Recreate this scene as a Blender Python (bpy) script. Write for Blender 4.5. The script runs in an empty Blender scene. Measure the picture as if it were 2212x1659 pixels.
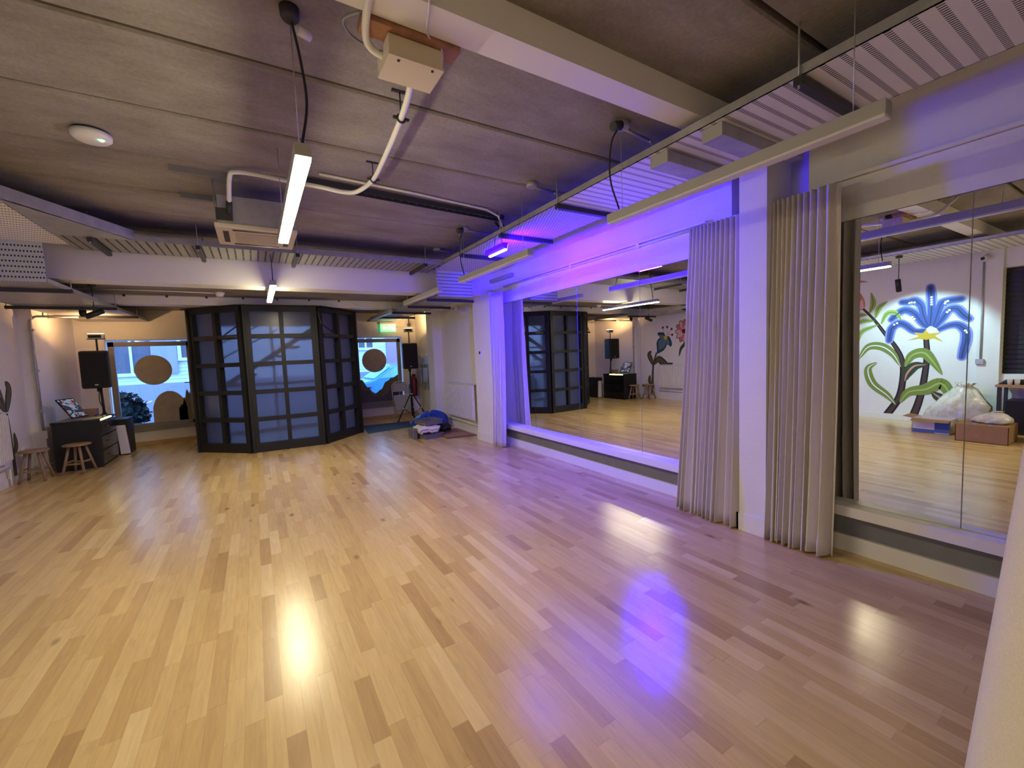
import bpy, bmesh, math, random, json
from mathutils import Vector, Matrix
random.seed(7)
S = bpy.context.scene
COL = S.collection
PI = math.pi
# ---------------------------------------------------------------- camera
cd = bpy.data.cameras.new('camera'); cam = bpy.data.objects.new('camera', cd); COL.objects.link(cam)
cd.sensor_fit = 'HORIZONTAL'; cd.sensor_width = 36.0; cd.lens = 909.60788 / 2212 * 36.0
cd.clip_start = 0.02; cd.clip_end = 200
Rr = Vector((0.85259103, -0.52102793, -0.04022961)); Ru = Vector((0.07285065, 0.0422725, 0.9964466)); Rf = Vector((0.5174759, 0.85249219, -0.07399837))
mt = Matrix((Rr, Ru, -Rf)).transposed().to_4x4(); mt.translation = Vector((0, 0, 1.5)); cam.matrix_world = mt
S.camera = cam
# ---------------------------------------------------------------- view, world, lamps
S.view_settings.view_transform = 'Standard'; S.view_settings.look = 'None'; S.view_settings.gamma = 1.0
S.view_settings.exposure = 1.85
try: S.view_settings.use_curve_mapping = False
except Exception: pass
S.cycles.use_denoising = True
S.cycles.max_bounces = 9; S.cycles.diffuse_bounces = 4; S.cycles.glossy_bounces = 6; S.cycles.transmission_bounces = 8; S.cycles.transparent_max_bounces = 12
S.cycles.sample_clamp_indirect = 60.0; S.cycles.sample_clamp_direct = 0.0
W = bpy.data.worlds.new('dusk_sky'); S.world = W; W.use_nodes = True
wn = W.node_tree.nodes; wl = W.node_tree.links
bg = wn['Background']; bg.inputs['Color'].default_value = (0.21, 0.45, 1.0, 1); bg.inputs['Strength'].default_value = 2.1
STRIP = 40.0                       # lit ceiling strips
def area(name, loc, direc, size, sizey, color, power, spread=PI, shape='RECTANGLE'):
    l = bpy.data.lights.new(name, 'AREA'); l.shape = shape; l.size = size; l.size_y = sizey; l.color = color; l.energy = power; l.spread = spread
    o = bpy.data.objects.new(name, l); COL.objects.link(o); o.location = loc
    o.rotation_euler = Vector(direc).to_track_quat('-Z', 'Y').to_euler(); return o
area('purple_flood_light', (2.365, 4.0, 2.59), (1.0, -0.06, -0.22), 0.34, 0.07, (0.03, 0.0, 1.0), 56)
area('warm_flood_light_window_corner', (-2.155, 9.33, 2.105), (-0.25, 0.35, 1.0), 0.16, 0.08, (1.0, 0.56, 0.22), 5)
area('warm_flood_light_exit_corner', (3.13, 9.74, 2.205), (0.35, 0.3, 1.0), 0.16, 0.08, (1.0, 0.60, 0.25), 4)
def spot(name, loc, target, color, power, deg, blend=0.5):
    l = bpy.data.lights.new(name, 'SPOT'); l.color = color; l.energy = power; l.spot_size = math.radians(deg); l.spot_blend = blend; l.shadow_soft_size = 0.03
    o = bpy.data.objects.new(name, l); COL.objects.link(o); o.location = loc
    o.rotation_euler = (Vector(target) - Vector(loc)).to_track_quat('-Z', 'Y').to_euler(); return o
spot('mural_spot_light', (-1.68, 2.52, 2.22), (-2.9, 2.55, 1.25), (0.52, 0.90, 1.0), 34, 84, 0.4)

# ---------------------------------------------------------------- materials
def newmat(name):
    m = bpy.data.materials.new(name); m.use_nodes = True; nt = m.node_tree; b = nt.nodes['Principled BSDF']; return m, nt, b
def L(nt, a, b): nt.links.new(a, b)
def mat(name, col, rough=0.6, metal=0.0, noise=0.0, scale=8.0, bump=0.0, bscale=60.0, spec=0.5, coat=0.0, emit=None, es=0.0, trans=0.0, ior=1.45, alpha=1.0):
    m, nt, b = newmat(name); b.inputs['Roughness'].default_value = rough; b.inputs['Metallic'].default_value = metal
    b.inputs['Base Color'].default_value = (*col, 1); b.inputs['Specular IOR Level'].default_value = spec
    b.inputs['Coat Weight'].default_value = coat; b.inputs['Coat Roughness'].default_value = 0.15
    b.inputs['Transmission Weight'].default_value = trans; b.inputs['IOR'].default_value = ior; b.inputs['Alpha'].default_value = alpha
    if emit: b.inputs['Emission Color'].default_value = (*emit, 1); b.inputs['Emission Strength'].default_value = es
    tc = nt.nodes.new('ShaderNodeTexCoord')
    if noise > 0:
        n = nt.nodes.new('ShaderNodeTexNoise'); n.inputs['Scale'].default_value = scale; n.inputs['Detail'].default_value = 6; n.inputs['Roughness'].default_value = 0.6
        L(nt, tc.outputs['Object'], n.inputs['Vector'])
        r = nt.nodes.new('ShaderNodeMapRange'); r.inputs[1].default_value = 0.3; r.inputs[2].default_value = 0.7; r.inputs[3].default_value = 1 - noise; r.inputs[4].default_value = 1 + noise
        L(nt, n.outputs['Fac'], r.inputs[0])
        mx = nt.nodes.new('ShaderNodeVectorMath'); mx.operation = 'SCALE'; mx.inputs[0].default_value = col; L(nt, r.outputs[0], mx.inputs['Scale'])
        L(nt, mx.outputs[0], b.inputs['Base Color'])
    if bump > 0:
        n2 = nt.nodes.new('ShaderNodeTexNoise'); n2.inputs['Scale'].default_value = bscale; n2.inputs['Detail'].default_value = 4
        L(nt, tc.outputs['Object'], n2.inputs['Vector'])
        bp = nt.nodes.new('ShaderNodeBump'); bp.inputs['Strength'].default_value = bump; bp.inputs['Distance'].default_value = 0.01
        L(nt, n2.outputs['Fac'], bp.inputs['Height']); L(nt, bp.outputs[0], b.inputs['Normal'])
    return m
def emis(name, col, strength):
    m, nt, b = newmat(name); b.inputs['Base Color'].default_value = (0.8, 0.8, 0.8, 1); b.inputs['Emission Color'].default_value = (*col, 1); b.inputs['Emission Strength'].default_value = strength; return m
M = {}
M['wall'] = mat('wall_paint', (0.76, 0.74, 0.72), 0.6, noise=0.04, scale=2.0, bump=0.15, bscale=90)
M['trimw'] = mat('trim_paint', (0.78, 0.75, 0.71), 0.4)
M['panelgrey'] = mat('grey_panel_paint', (0.20, 0.20, 0.215), 0.6, noise=0.1, scale=5)
M['white'] = mat('white_plastic', (0.75, 0.73, 0.70), 0.4)
M['greymetal'] = mat('grey_metal', (0.30, 0.30, 0.31), 0.45, metal=0.6)
M['galv'] = mat('galvanised_steel', (0.42, 0.42, 0.43), 0.42, metal=0.45, noise=0.15, scale=10)
M['darkmetal'] = mat('dark_metal', (0.05, 0.05, 0.055), 0.45, metal=0.4)
M['black'] = mat('black_paint', (0.012, 0.012, 0.014), 0.5)
M['blackgloss'] = mat('black_gloss', (0.010, 0.010, 0.012), 0.22)
M['rubber'] = mat('black_rubber', (0.015, 0.015, 0.015), 0.8)
M['part'] = mat('partition_charcoal', (0.011, 0.012, 0.014), 0.5, noise=0.15, scale=4)
M['fix'] = mat('light_housing_grey', (0.42, 0.415, 0.40), 0.5)
M['diff_off'] = mat('diffuser_unlit', (0.72, 0.70, 0.68), 0.35)
M['diff_on'] = emis('diffuser_lit', (1.0, 0.88, 0.55), STRIP)
M['purplelens'] = emis('purple_lens', (0.8, 0.42, 1.0), 1.6)
M['purplerim'] = mat('purple_rim', (0.015, 0.015, 0.05), 0.6, emit=(0.04, 0.0, 1.0), es=0.8)
M['warmlens'] = emis('warm_lens', (1.0, 0.72, 0.38), 4.0)
M['beechstool'] = mat('stool_wood', (0.29, 0.195, 0.11), 0.5, noise=0.15, scale=12)
M['plywood'] = mat('rough_timber', (0.35, 0.17, 0.10), 0.7, noise=0.2, scale=20)
M['beige'] = mat('beige_metal_box', (0.62, 0.54, 0.40), 0.45)
M['glow_green'] = emis('green_led', (0.1, 1.0, 0.35), 8)
M['glow_yellow'] = emis('yellow_edge_glow', (1.0, 0.80, 0.18), 2.5)
M['cardboard'] = mat('cardboard', (0.33, 0.19, 0.10), 0.85, noise=0.12, scale=9)
M['carddark'] = mat('cardboard_edge', (0.20, 0.11, 0.06), 0.9)
M['bluebag'] = mat('blue_bag_plastic', (0.012, 0.06, 0.42), 0.3, bump=0.3, bscale=12)
M['mat'] = mat('blue_grey_rubber_mat', (0.028, 0.05, 0.09), 0.75, noise=0.1, scale=40)
M['greyplastic'] = mat('grey_translucent_plastic', (0.16, 0.15, 0.19), 0.3)
M['cloth'] = mat('white_cloth', (0.72, 0.68, 0.66), 0.9, bump=0.3, bscale=30)
M['red'] = mat('extinguisher_red', (0.14, 0.01, 0.015), 0.35)
M['chairgrey'] = mat('folding_chair_grey', (0.38, 0.38, 0.42), 0.4)
M['steel'] = mat('steel_tube', (0.6, 0.6, 0.62), 0.3, metal=0.7)
M['polybag'] = mat('clear_polythene', (0.62, 0.60, 0.52), 0.25, noise=0.25, scale=9, bump=0.8, bscale=10)
M['shutter'] = mat('black_window_blind', (0.012, 0.012, 0.014), 0.5)
M['tan'] = mat('tan_wood', (0.50, 0.33, 0.16), 0.5)
M['blueink'] = mat('blue_print', (0.06, 0.12, 0.38), 0.6)
M['hedge'] = mat('hedge_leaf', (0.008, 0.014, 0.014), 0.7, noise=0.4, scale=20)
M['facade'] = mat('facade_render', (0.72, 0.76, 0.80), 0.8, noise=0.04, scale=3)
M['plinth'] = mat('facade_plinth', (0.32, 0.30, 0.40), 0.8)
M['pinkbrick'] = mat('pink_brick', (0.42, 0.24, 0.26), 0.8)
M['pave'] = mat('pavement', (0.14, 0.13, 0.14), 0.8, noise=0.1)
M['carpaint'] = mat('blue_car_paint', (0.04, 0.28, 0.55), 0.2, coat=1.0)
M['carglass'] = mat('car_glass', (0.25, 0.5, 0.65), 0.08)
M['sticker'] = mat('tan_window_film', (0.40, 0.355, 0.31), 0.55, noise=0.1, scale=8)
M['stickerdark'] = mat('dark_window_film', (0.10, 0.09, 0.12), 0.5)
M['stickerolive'] = mat('olive_window_film', (0.15, 0.15, 0.09), 0.55, noise=0.2, scale=10)
M['frame'] = mat('window_frame_grey', (0.24, 0.22, 0.225), 0.45)
M['reveal'] = mat('window_reveal_white', (0.75, 0.76, 0.78), 0.5)

def floor_mat():
    m, nt, b = newmat('beech_strip_floor'); N = nt.nodes
    tc = N.new('ShaderNodeTexCoord'); sp = N.new('ShaderNodeSeparateXYZ'); L(nt, tc.outputs['Object'], sp.inputs[0])
    def mth(op, a, b_=None, c=None):
        n = N.new('ShaderNodeMath'); n.operation = op
        for i, v in enumerate((a, b_, c)):
            if v is None: continue
            if isinstance(v, (int, float)): n.inputs[i].default_value = v
            else: L(nt, v, n.inputs[i])
        return n.outputs[0]
    cx = mth('DIVIDE', sp.outputs[0], 0.0715); ci = mth('FLOOR', cx); cf = mth('FRACT', cx)
    wn1 = N.new('ShaderNodeTexWhiteNoise'); wn1.noise_dimensions = '1D'; L(nt, ci, wn1.inputs['W'])
    wn2 = N.new('ShaderNodeTexWhiteNoise'); wn2.noise_dimensions = '1D'; L(nt, mth('ADD', ci, 77.3), wn2.inputs['W'])
    ln = mth('MULTIPLY_ADD', wn2.outputs['Value'], 0.45, 0.42)
    # warp the position along the strip so piece lengths vary within a strip too
    nz = N.new('ShaderNodeTexNoise'); nz.noise_dimensions = '2D'; nz.inputs['Scale'].default_value = 0.55; nz.inputs['Detail'].default_value = 0
    cb = N.new('ShaderNodeCombineXYZ'); L(nt, mth('MULTIPLY', ci, 13.7), cb.inputs[0]); L(nt, sp.outputs[1], cb.inputs[1]); L(nt, cb.outputs[0], nz.inputs['Vector'])
    yy = mth('ADD', mth('ADD', sp.outputs[1], mth('MULTIPLY', wn1.outputs['Value'], 3.7)), mth('MULTIPLY', nz.outputs['Fac'], 0.9))
    py = mth('DIVIDE', yy, ln); pi_ = mth('FLOOR', py); pf = mth('FRACT', py)
    cb2 = N.new('ShaderNodeCombineXYZ'); L(nt, ci, cb2.inputs[0]); L(nt, pi_, cb2.inputs[1])
    wc = N.new('ShaderNodeTexWhiteNoise'); wc.noise_dimensions = '2D'; L(nt, cb2.outputs[0], wc.inputs['Vector'])
    cr = N.new('ShaderNodeValToRGB'); e = cr.color_ramp.elements
    stops = [(0.0, (0.44, 0.28, 0.11)), (0.08, (0.54, 0.36, 0.145)), (0.35, (0.61, 0.43, 0.175)), (0.6, (0.64, 0.455, 0.19)), (0.9, (0.67, 0.485, 0.21)), (1.0, (0.74, 0.56, 0.27))]
    e[0].position = 0.0; e[0].color = (*stops[0][1], 1); e[1].position = 1.0; e[1].color = (*stops[-1][1], 1)
    for p, c in stops[1:-1]: k = e.new(p); k.color = (*c, 1)
    L(nt, wc.outputs['Value'], cr.inputs[0])
    # grain
    mp = N.new('ShaderNodeMapping'); mp.inputs['Scale'].default_value = (26, 2.2, 1); 
    ad = N.new('ShaderNodeVectorMath'); ad.operation = 'ADD'; L(nt, tc.outputs['Object'], ad.inputs[0])
    sc = N.new('ShaderNodeVectorMath'); sc.operation = 'SCALE'; sc.inputs['Scale'].default_value = 9.0; L(nt, wc.outputs['Color'], sc.inputs[0]); L(nt, sc.outputs[0], ad.inputs[1])
    L(nt, ad.outputs[0], mp.inputs[0])
    g = N.new('ShaderNodeTexNoise'); g.inputs['Scale'].default_value = 1.6; g.inputs['Detail'].default_value = 8; g.inputs['Distortion'].default_value = 1.2; L(nt, mp.outputs[0], g.inputs['Vector'])
    gr = mth('MULTIPLY_ADD', g.outputs['Fac'], 0.42, 0.79)
    # knots: few dark, elongated
    mp2 = N.new('ShaderNodeMapping'); mp2.inputs['Scale'].default_value = (5.5, 2.4, 1); L(nt, tc.outputs['Object'], mp2.inputs[0])
    vo = N.new('ShaderNodeTexVoronoi'); vo.inputs['Scale'].default_value = 1.0; L(nt, mp2.outputs[0], vo.inputs['Vector'])
    kn = N.new('ShaderNodeMapRange'); kn.inputs[1].default_value = 0.04; kn.inputs[2].default_value = 0.15; kn.inputs[3].default_value = 0.42; kn.inputs[4].default_value = 1.0; L(nt, vo.outputs['Distance'], kn.inputs[0])
    kc = N.new('ShaderNodeSeparateColor'); L(nt, vo.outputs['Color'], kc.inputs[0])
    kk = mth('MAXIMUM', kn.outputs[0], mth('GREATER_THAN', kc.outputs[0], 0.34))
    # fine joints
    ex = mth('LESS_THAN', mth('MINIMUM', cf, mth('SUBTRACT', 1.0, cf)), 0.012)
    ey = mth('LESS_THAN', pf, 0.004)
    jt = mth('SUBTRACT', 1.0, mth('MULTIPLY', mth('MAXIMUM', ex, ey), 0.22))
    f = mth('MULTIPLY', mth('MULTIPLY', gr, kk), jt)
    vs = N.new('ShaderNodeVectorMath'); vs.operation = 'SCALE'; L(nt, cr.outputs[0], vs.inputs[0]); L(nt, f, vs.inputs['Scale'])
    L(nt, vs.outputs[0], b.inputs['Base Color'])
    rn = N.new('ShaderNodeTexNoise'); rn.inputs['Scale'].default_value = 3.0; L(nt, tc.outputs['Object'], rn.inputs['Vector'])
    L(nt, mth('MULTIPLY_ADD', rn.outputs['Fac'], 0.08, 0.19), b.inputs['Roughness'])
    b.inputs['Specular IOR Level'].default_value = 0.8
    bp = N.new('ShaderNodeBump'); bp.inputs['Strength'].default_value = 0.08; bp.inputs['Distance'].default_value = 0.004
    n3 = N.new('ShaderNodeTexNoise'); n3.inputs['Scale'].default_value = 2.2; n3.inputs['Detail'].default_value = 1; L(nt, tc.outputs['Object'], n3.inputs['Vector'])
    L(nt, n3.outputs['Fac'], bp.inputs['Height']); L(nt, bp.outputs[0], b.inputs['Normal'])
    return m
M['floor'] = floor_mat()
def concrete():
    m, nt, b = newmat('bare_concrete'); N = nt.nodes; tc = N.new('ShaderNodeTexCoord')
    a = N.new('ShaderNodeTexNoise'); a.inputs['Scale'].default_value = 1.3; a.inputs['Detail'].default_value = 8; a.inputs['Roughness'].default_value = 0.65
    mp = N.new('ShaderNodeMapping'); mp.inputs['Scale'].default_value = (1, 2.2, 1); L(nt, tc.outputs['Object'], mp.inputs[0]); L(nt, mp.outputs[0], a.inputs['Vector'])
    cr = N.new('ShaderNodeValToRGB'); e = cr.color_ramp.elements
    e[0].position = 0.34; e[0].color = (0.21, 0.18, 0.155, 1); e[1].position = 0.66; e[1].color = (0.34, 0.305, 0.275, 1); L(nt, a.outputs['Fac'], cr.inputs[0])
    f = N.new('ShaderNodeTexNoise'); f.inputs['Scale'].default_value = 45; f.inputs['Detail'].default_value = 5; L(nt, tc.outputs['Object'], f.inputs['Vector'])
    # grout smears and hairline crack marks
    v = N.new('ShaderNodeTexVoronoi'); v.feature = 'DISTANCE_TO_EDGE'; v.inputs['Scale'].default_value = 0.8
    mp2 = N.new('ShaderNodeMapping'); mp2.inputs['Scale'].default_value = (0.5, 2.0, 1)
    nn = N.new('ShaderNodeTexNoise'); nn.inputs['Scale'].default_value = 3; L(nt, tc.outputs['Object'], nn.inputs['Vector'])
    av = N.new('ShaderNodeMixRGB'); av.inputs[0].default_value = 0.25; L(nt, tc.outputs['Object'], av.inputs[1]); L(nt, nn.outputs['Color'], av.inputs[2]); L(nt, av.outputs[0], mp2.inputs[0]); L(nt, mp2.outputs[0], v.inputs['Vector'])
    r = N.new('ShaderNodeMapRange'); r.inputs[1].default_value = 0.0; r.inputs[2].default_value = 0.02; r.inputs[3].default_value = 0.93; r.inputs[4].default_value = 1.0; L(nt, v.outputs['Distance'], r.inputs[0])
    r2 = N.new('ShaderNodeMapRange'); r2.inputs[3].default_value = 0.74; r2.inputs[4].default_value = 1.24; L(nt, f.outputs['Fac'], r2.inputs[0])
    mu = N.new('ShaderNodeMath'); mu.operation = 'MULTIPLY'; L(nt, r.outputs[0], mu.inputs[0]); L(nt, r2.outputs[0], mu.inputs[1])
    vs = N.new('ShaderNodeVectorMath'); vs.operation = 'SCALE'; L(nt, cr.outputs[0], vs.inputs[0]); L(nt, mu.outputs[0], vs.inputs['Scale']); L(nt, vs.outputs[0], b.inputs['Base Color'])
    b.inputs['Roughness'].default_value = 0.85
    bp = N.new('ShaderNodeBump'); bp.inputs['Strength'].default_value = 0.3; bp.inputs['Distance'].default_value = 0.01; L(nt, f.outputs['Fac'], bp.inputs['Height']); L(nt, bp.outputs[0], b.inputs['Normal'])
    return m
M['concrete'] = concrete()
def perf(name, ax, rowpitch, pitch, duty_r, duty_p, base=(0.80, 0.77, 0.73)):
    """sheet steel with rows of punched slots; ax = (row axis, slot axis) as object axes"""
    m, nt, b = newmat(name); N = nt.nodes; tc = N.new('ShaderNodeTexCoord'); sp = N.new('ShaderNodeSeparateXYZ'); L(nt, tc.outputs['Object'], sp.inputs[0])
    def mth(op, a, b_=None):
        n = N.new('ShaderNodeMath'); n.operation = op
        for i, v in enumerate((a, b_)):
            if v is None: continue
            if isinstance(v, (int, float)): n.inputs[i].default_value = v
            else: L(nt, v, n.inputs[i])
        return n.outputs[0]
    r = mth('DIVIDE', sp.outputs[ax[0]], rowpitch); s = mth('DIVIDE', sp.outputs[ax[1]], pitch)
    ri = mth('FLOOR', r); s = mth('ADD', s, mth('MULTIPLY', ri, 0.37))
    h = mth('MULTIPLY', mth('LESS_THAN', mth('FRACT', r), duty_r), mth('LESS_THAN', mth('FRACT', s), duty_p))
    mx = N.new('ShaderNodeMixRGB'); L(nt, h, mx.inputs[0]); mx.inputs[1].default_value = (*base, 1); mx.inputs[2].default_value = (0.02, 0.018, 0.016, 1)
    L(nt, mx.outputs[0], b.inputs['Base Color']); b.inputs['Roughness'].default_value = 0.5; b.inputs['Metallic'].default_value = 0.1
    return m
M['perf_long'] = perf('perforated_tray_long', (1, 0), 0.078, 0.018, 0.34, 0.45)
M['perf_grid'] = perf('perforated_tray_grid', (1, 0), 0.042, 0.032, 0.42, 0.48, (0.52, 0.50, 0.50))
M['perf_front'] = perf('perforated_tray_front', (2, 0), 0.05, 0.024, 0.34, 0.5, (0.50, 0.54, 0.58))
M['perf_cross'] = perf('perforated_tray_cross', (0, 1), 0.075, 0.5, 0.22, 0.97, (0.29, 0.285, 0.27))
def fabric():
    m, nt, b = newmat('curtain_fabric'); N = nt.nodes; tc = N.new('ShaderNodeTexCoord')
    n = N.new('ShaderNodeTexNoise'); n.inputs['Scale'].default_value = 260; n.inputs['Detail'].default_value = 2; L(nt, tc.outputs['Object'], n.inputs['Vector'])
    r = N.new('ShaderNodeMapRange'); r.inputs[3].default_value = 0.82; r.inputs[4].default_value = 1.12; L(nt, n.outputs['Fac'], r.inputs[0])
    vs = N.new('ShaderNodeVectorMath'); vs.operation = 'SCALE'; vs.inputs[0].default_value = (0.72, 0.66, 0.60); L(nt, r.outputs[0], vs.inputs['Scale']); L(nt, vs.outputs[0], b.inputs['Base Color'])
    b.inputs['Roughness'].default_value = 0.95; b.inputs['Specular IOR Level'].default_value = 0.1; b.inputs['Sheen Weight'].default_value = 0.25
    return m
M['fabric'] = fabric()
def mirror():
    m = bpy.data.materials.new('mirror_silver'); m.use_nodes = True; nt = m.node_tree; nt.nodes.clear()
    o = nt.nodes.new('ShaderNodeOutputMaterial'); g = nt.nodes.new('ShaderNodeBsdfGlossy'); g.inputs['Color'].default_value = (0.90, 0.92, 0.91, 1); g.inputs['Roughness'].default_value = 0.0
    L(nt, g.outputs[0], o.inputs[0]); return m
M['mirror'] = mirror()
def pane():
    m = bpy.data.materials.new('window_glass'); m.use_nodes = True; nt = m.node_tree; nt.nodes.clear()
    o = nt.nodes.new('ShaderNodeOutputMaterial'); t = nt.nodes.new('ShaderNodeBsdfTransparent'); t.inputs[0].default_value = (0.93, 0.96, 0.96, 1)
    g = nt.nodes.new('ShaderNodeBsdfGlossy'); g.inputs['Roughness'].default_value = 0.02; f = nt.nodes.new('ShaderNodeFresnel'); f.inputs[0].default_value = 1.5
    x = nt.nodes.new('ShaderNodeMixShader'); L(nt, f.outputs[0], x.inputs[0]); L(nt, t.outputs[0], x.inputs[1]); L(nt, g.outputs[0], x.inputs[2]); L(nt, x.outputs[0], o.inputs[0]); return m
M['pane'] = pane()
def frosted():
    m = bpy.data.materials.new('frosted_glass'); m.use_nodes = True; nt = m.node_tree; nt.nodes.clear()
    o = nt.nodes.new('ShaderNodeOutputMaterial'); t = nt.nodes.new('ShaderNodeBsdfRefraction'); t.inputs[0].default_value = (0.72, 0.62, 0.64, 1); t.inputs['Roughness'].default_value = 0.24; t.inputs['IOR'].default_value = 1.12
    tl = nt.nodes.new('ShaderNodeBsdfTranslucent'); tl.inputs[0].default_value = (0.55, 0.52, 0.58, 1)
    x0 = nt.nodes.new('ShaderNodeMixShader'); x0.inputs[0].default_value = 0.45; L(nt, t.outputs[0], x0.inputs[1]); L(nt, tl.outputs[0], x0.inputs[2])
    g = nt.nodes.new('ShaderNodeBsdfGlossy'); g.inputs['Roughness'].default_value = 0.28; g.inputs[0].default_value = (0.8, 0.8, 0.8, 1); f = nt.nodes.new('ShaderNodeFresnel'); f.inputs[0].default_value = 1.45
    x = nt.nodes.new('ShaderNodeMixShader'); L(nt, f.outputs[0], x.inputs[0]); L(nt, x0.outputs[0], x.inputs[1]); L(nt, g.outputs[0], x.inputs[2]); L(nt, x.outputs[0], o.inputs[0]); return m
M['frosted'] = frosted()

# ---------------------------------------------------------------- mesh building
class MB:
    def __init__(s): s.bm = bmesh.new(); s.mi = 0
    def quadbox(s, p):           # 8 points: bottom 4 ccw, top 4
        v = [s.bm.verts.new(q) for q in p]
        for f in ((3, 2, 1, 0), (4, 5, 6, 7), (0, 1, 5, 4), (1, 2, 6, 5), (2, 3, 7, 6), (3, 0, 4, 7)):
            s.bm.faces.new([v[i] for i in f]).material_index = s.mi
        return s
    def box(s, x0, x1, y0, y1, z0, z1):
        x0, x1 = sorted((x0, x1)); y0, y1 = sorted((y0, y1)); z0, z1 = sorted((z0, z1))
        return s.quadbox([(x0, y0, z0), (x1, y0, z0), (x1, y1, z0), (x0, y1, z0), (x0, y0, z1), (x1, y0, z1), (x1, y1, z1), (x0, y1, z1)])
    def bar(s, a, b, w, h, up=(0, 0, 1)):   # rectangular bar from a to b
        a = Vector(a); b = Vector(b); d = (b - a).normalized(); u = Vector(up); sd = d.cross(u)
        if sd.length < 1e-4: sd = d.cross(Vector((0, 1, 0)))
        sd.normalize(); u = sd.cross(d).normalized(); sd = sd * w / 2; u = u * h / 2
        return s.quadbox([a - sd - u, a + sd - u, b + sd - u, b - sd - u, a - sd + u, a + sd + u, b + sd + u, b - sd + u])
    def tube(s, pts, r, n=10, r1=None, smooth=True):
        pts = [Vector(p) for p in pts]; rings = []; m = len(pts); prev = None
        for i, p in enumerate(pts):
            d = (pts[min(i + 1, m - 1)] - pts[max(i - 1, 0)]).normalized()
            if prev is None:
                a = d.orthogonal().normalized()
            else:
                a = (prev - d * prev.dot(d)); a = a.normalized() if a.length > 1e-5 else d.orthogonal().normalized()
            prev = a; b = d.cross(a)
            rr = r if r1 is None else r + (r1 - r) * i / (m - 1)
            rings.append([s.bm.verts.new(p + a * math.cos(2 * PI * k / n) * rr + b * math.sin(2 * PI * k / n) * rr) for k in range(n)])
        for i in range(m - 1):
            for k in range(n):
                f = s.bm.faces.new((rings[i][k], rings[i][(k + 1) % n], rings[i + 1][(k + 1) % n], rings[i + 1][k])); f.material_index = s.mi; f.smooth = smooth
        s.bm.faces.new(list(reversed(rings[0]))).material_index = s.mi; s.bm.faces.new(rings[-1]).material_index = s.mi
        return s
    def cyl(s, c, axis, r, h, n=20, r1=None):
        a = Vector(axis).normalized() * h / 2; c = Vector(c); return s.tube([c - a, c + a], r, n, r1, smooth=False if n < 9 else True)
    def lathe(s, c, prof, n=24, axis='Z'):
        rings = []
        for r, z in prof:
            if axis == 'Z': rings.append([s.bm.verts.new((c[0] + r * math.cos(2 * PI * k / n), c[1] + r * math.sin(2 * PI * k / n), c[2] + z)) for k in range(n)])
            else: rings.append([s.bm.verts.new((c[0] + r * math.cos(2 * PI * k / n), c[1] + z, c[2] + r * math.sin(2 * PI * k / n))) for k in range(n)])
        for i in range(len(prof) - 1):
            for k in range(n):
                f = s.bm.faces.new((rings[i][k], rings[i][(k + 1) % n], rings[i + 1][(k + 1) % n], rings[i + 1][k])); f.smooth = True; f.material_index = s.mi
        s.bm.faces.new(rings[0]).material_index = s.mi; s.bm.faces.new(rings[-1]).material_index = s.mi
        return s
    def prism(s, pts, off):      # polygon (3d points) extruded by off
        a = [s.bm.verts.new(p) for p in pts]; b = [s.bm.verts.new(Vector(p) + Vector(off)) for p in pts]; n = len(a)
        s.bm.faces.new(a).material_index = s.mi; s.bm.faces.new(list(reversed(b))).material_index = s.mi
        for i in range(n): s.bm.faces.new((a[i], b[i], b[(i + 1) % n], a[(i + 1) % n])).material_index = s.mi
        return s
    def build(s, name, m, parent=None, bevel=0.0, sub=0, solid=0.0):
        bmesh.ops.recalc_face_normals(s.bm, faces=s.bm.faces)
        if parent is not None:
            w = Vector((0, 0, 0)); p = parent
            while p is not None: w += p.location; p = p.parent
            bmesh.ops.translate(s.bm, verts=s.bm.verts, vec=-w)
        me = bpy.data.meshes.new(name); s.bm.to_mesh(me); s.bm.free()
        for k in (m if isinstance(m, (list, tuple)) else [m]): me.materials.append(M[k] if isinstance(k, str) else k)
        o = bpy.data.objects.new(name, me); COL.objects.link(o)
        if parent is not None: o.parent = parent
        if solid: q = o.modifiers.new('solid', 'SOLIDIFY'); q.thickness = solid
        if bevel: q = o.modifiers.new('bevel', 'BEVEL'); q.width = bevel; q.segments = 2; q.limit_method = 'ANGLE'
        if sub: q = o.modifiers.new('sub', 'SUBSURF'); q.levels = sub; q.render_levels = sub
        return o
def tag(o, label=None, cat=None, group=None, kind=None):
    if label: o['label'] = label
    if cat: o['category'] = cat
    if group: o['group'] = group
    if kind: o['kind'] = kind
    return o
def thing(name, loc, label, cat, group=None):
    o = bpy.data.objects.new(name, None); COL.objects.link(o); o.location = loc; return tag(o, label, cat, group)
def struct(o, label=None): o['kind'] = 'structure'; 
def ST(mb, name, m, label=None, cat=None):
    o = mb.build(name, m); o['kind'] = 'structure'
    if label: o['label'] = label
    if cat: o['category'] = cat
    return o
def kids(o): return [c for c in COL.objects if c.parent == o]
def copy_tree(o, parent=None):
    c = o.copy(); COL.objects.link(c)
    if parent is not None: c.parent = parent
    for ch in kids(o): copy_tree(ch, c)
    return c
def arc(c, r, a0, a1, n, ax):    # arc points in the plane spanned by ax[0], ax[1]
    u, v = Vector(ax[0]), Vector(ax[1]); c = Vector(c)
    return [c + u * r * math.cos(a0 + (a1 - a0) * i / n) + v * r * math.sin(a0 + (a1 - a0) * i / n) for i in range(n + 1)]
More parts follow.
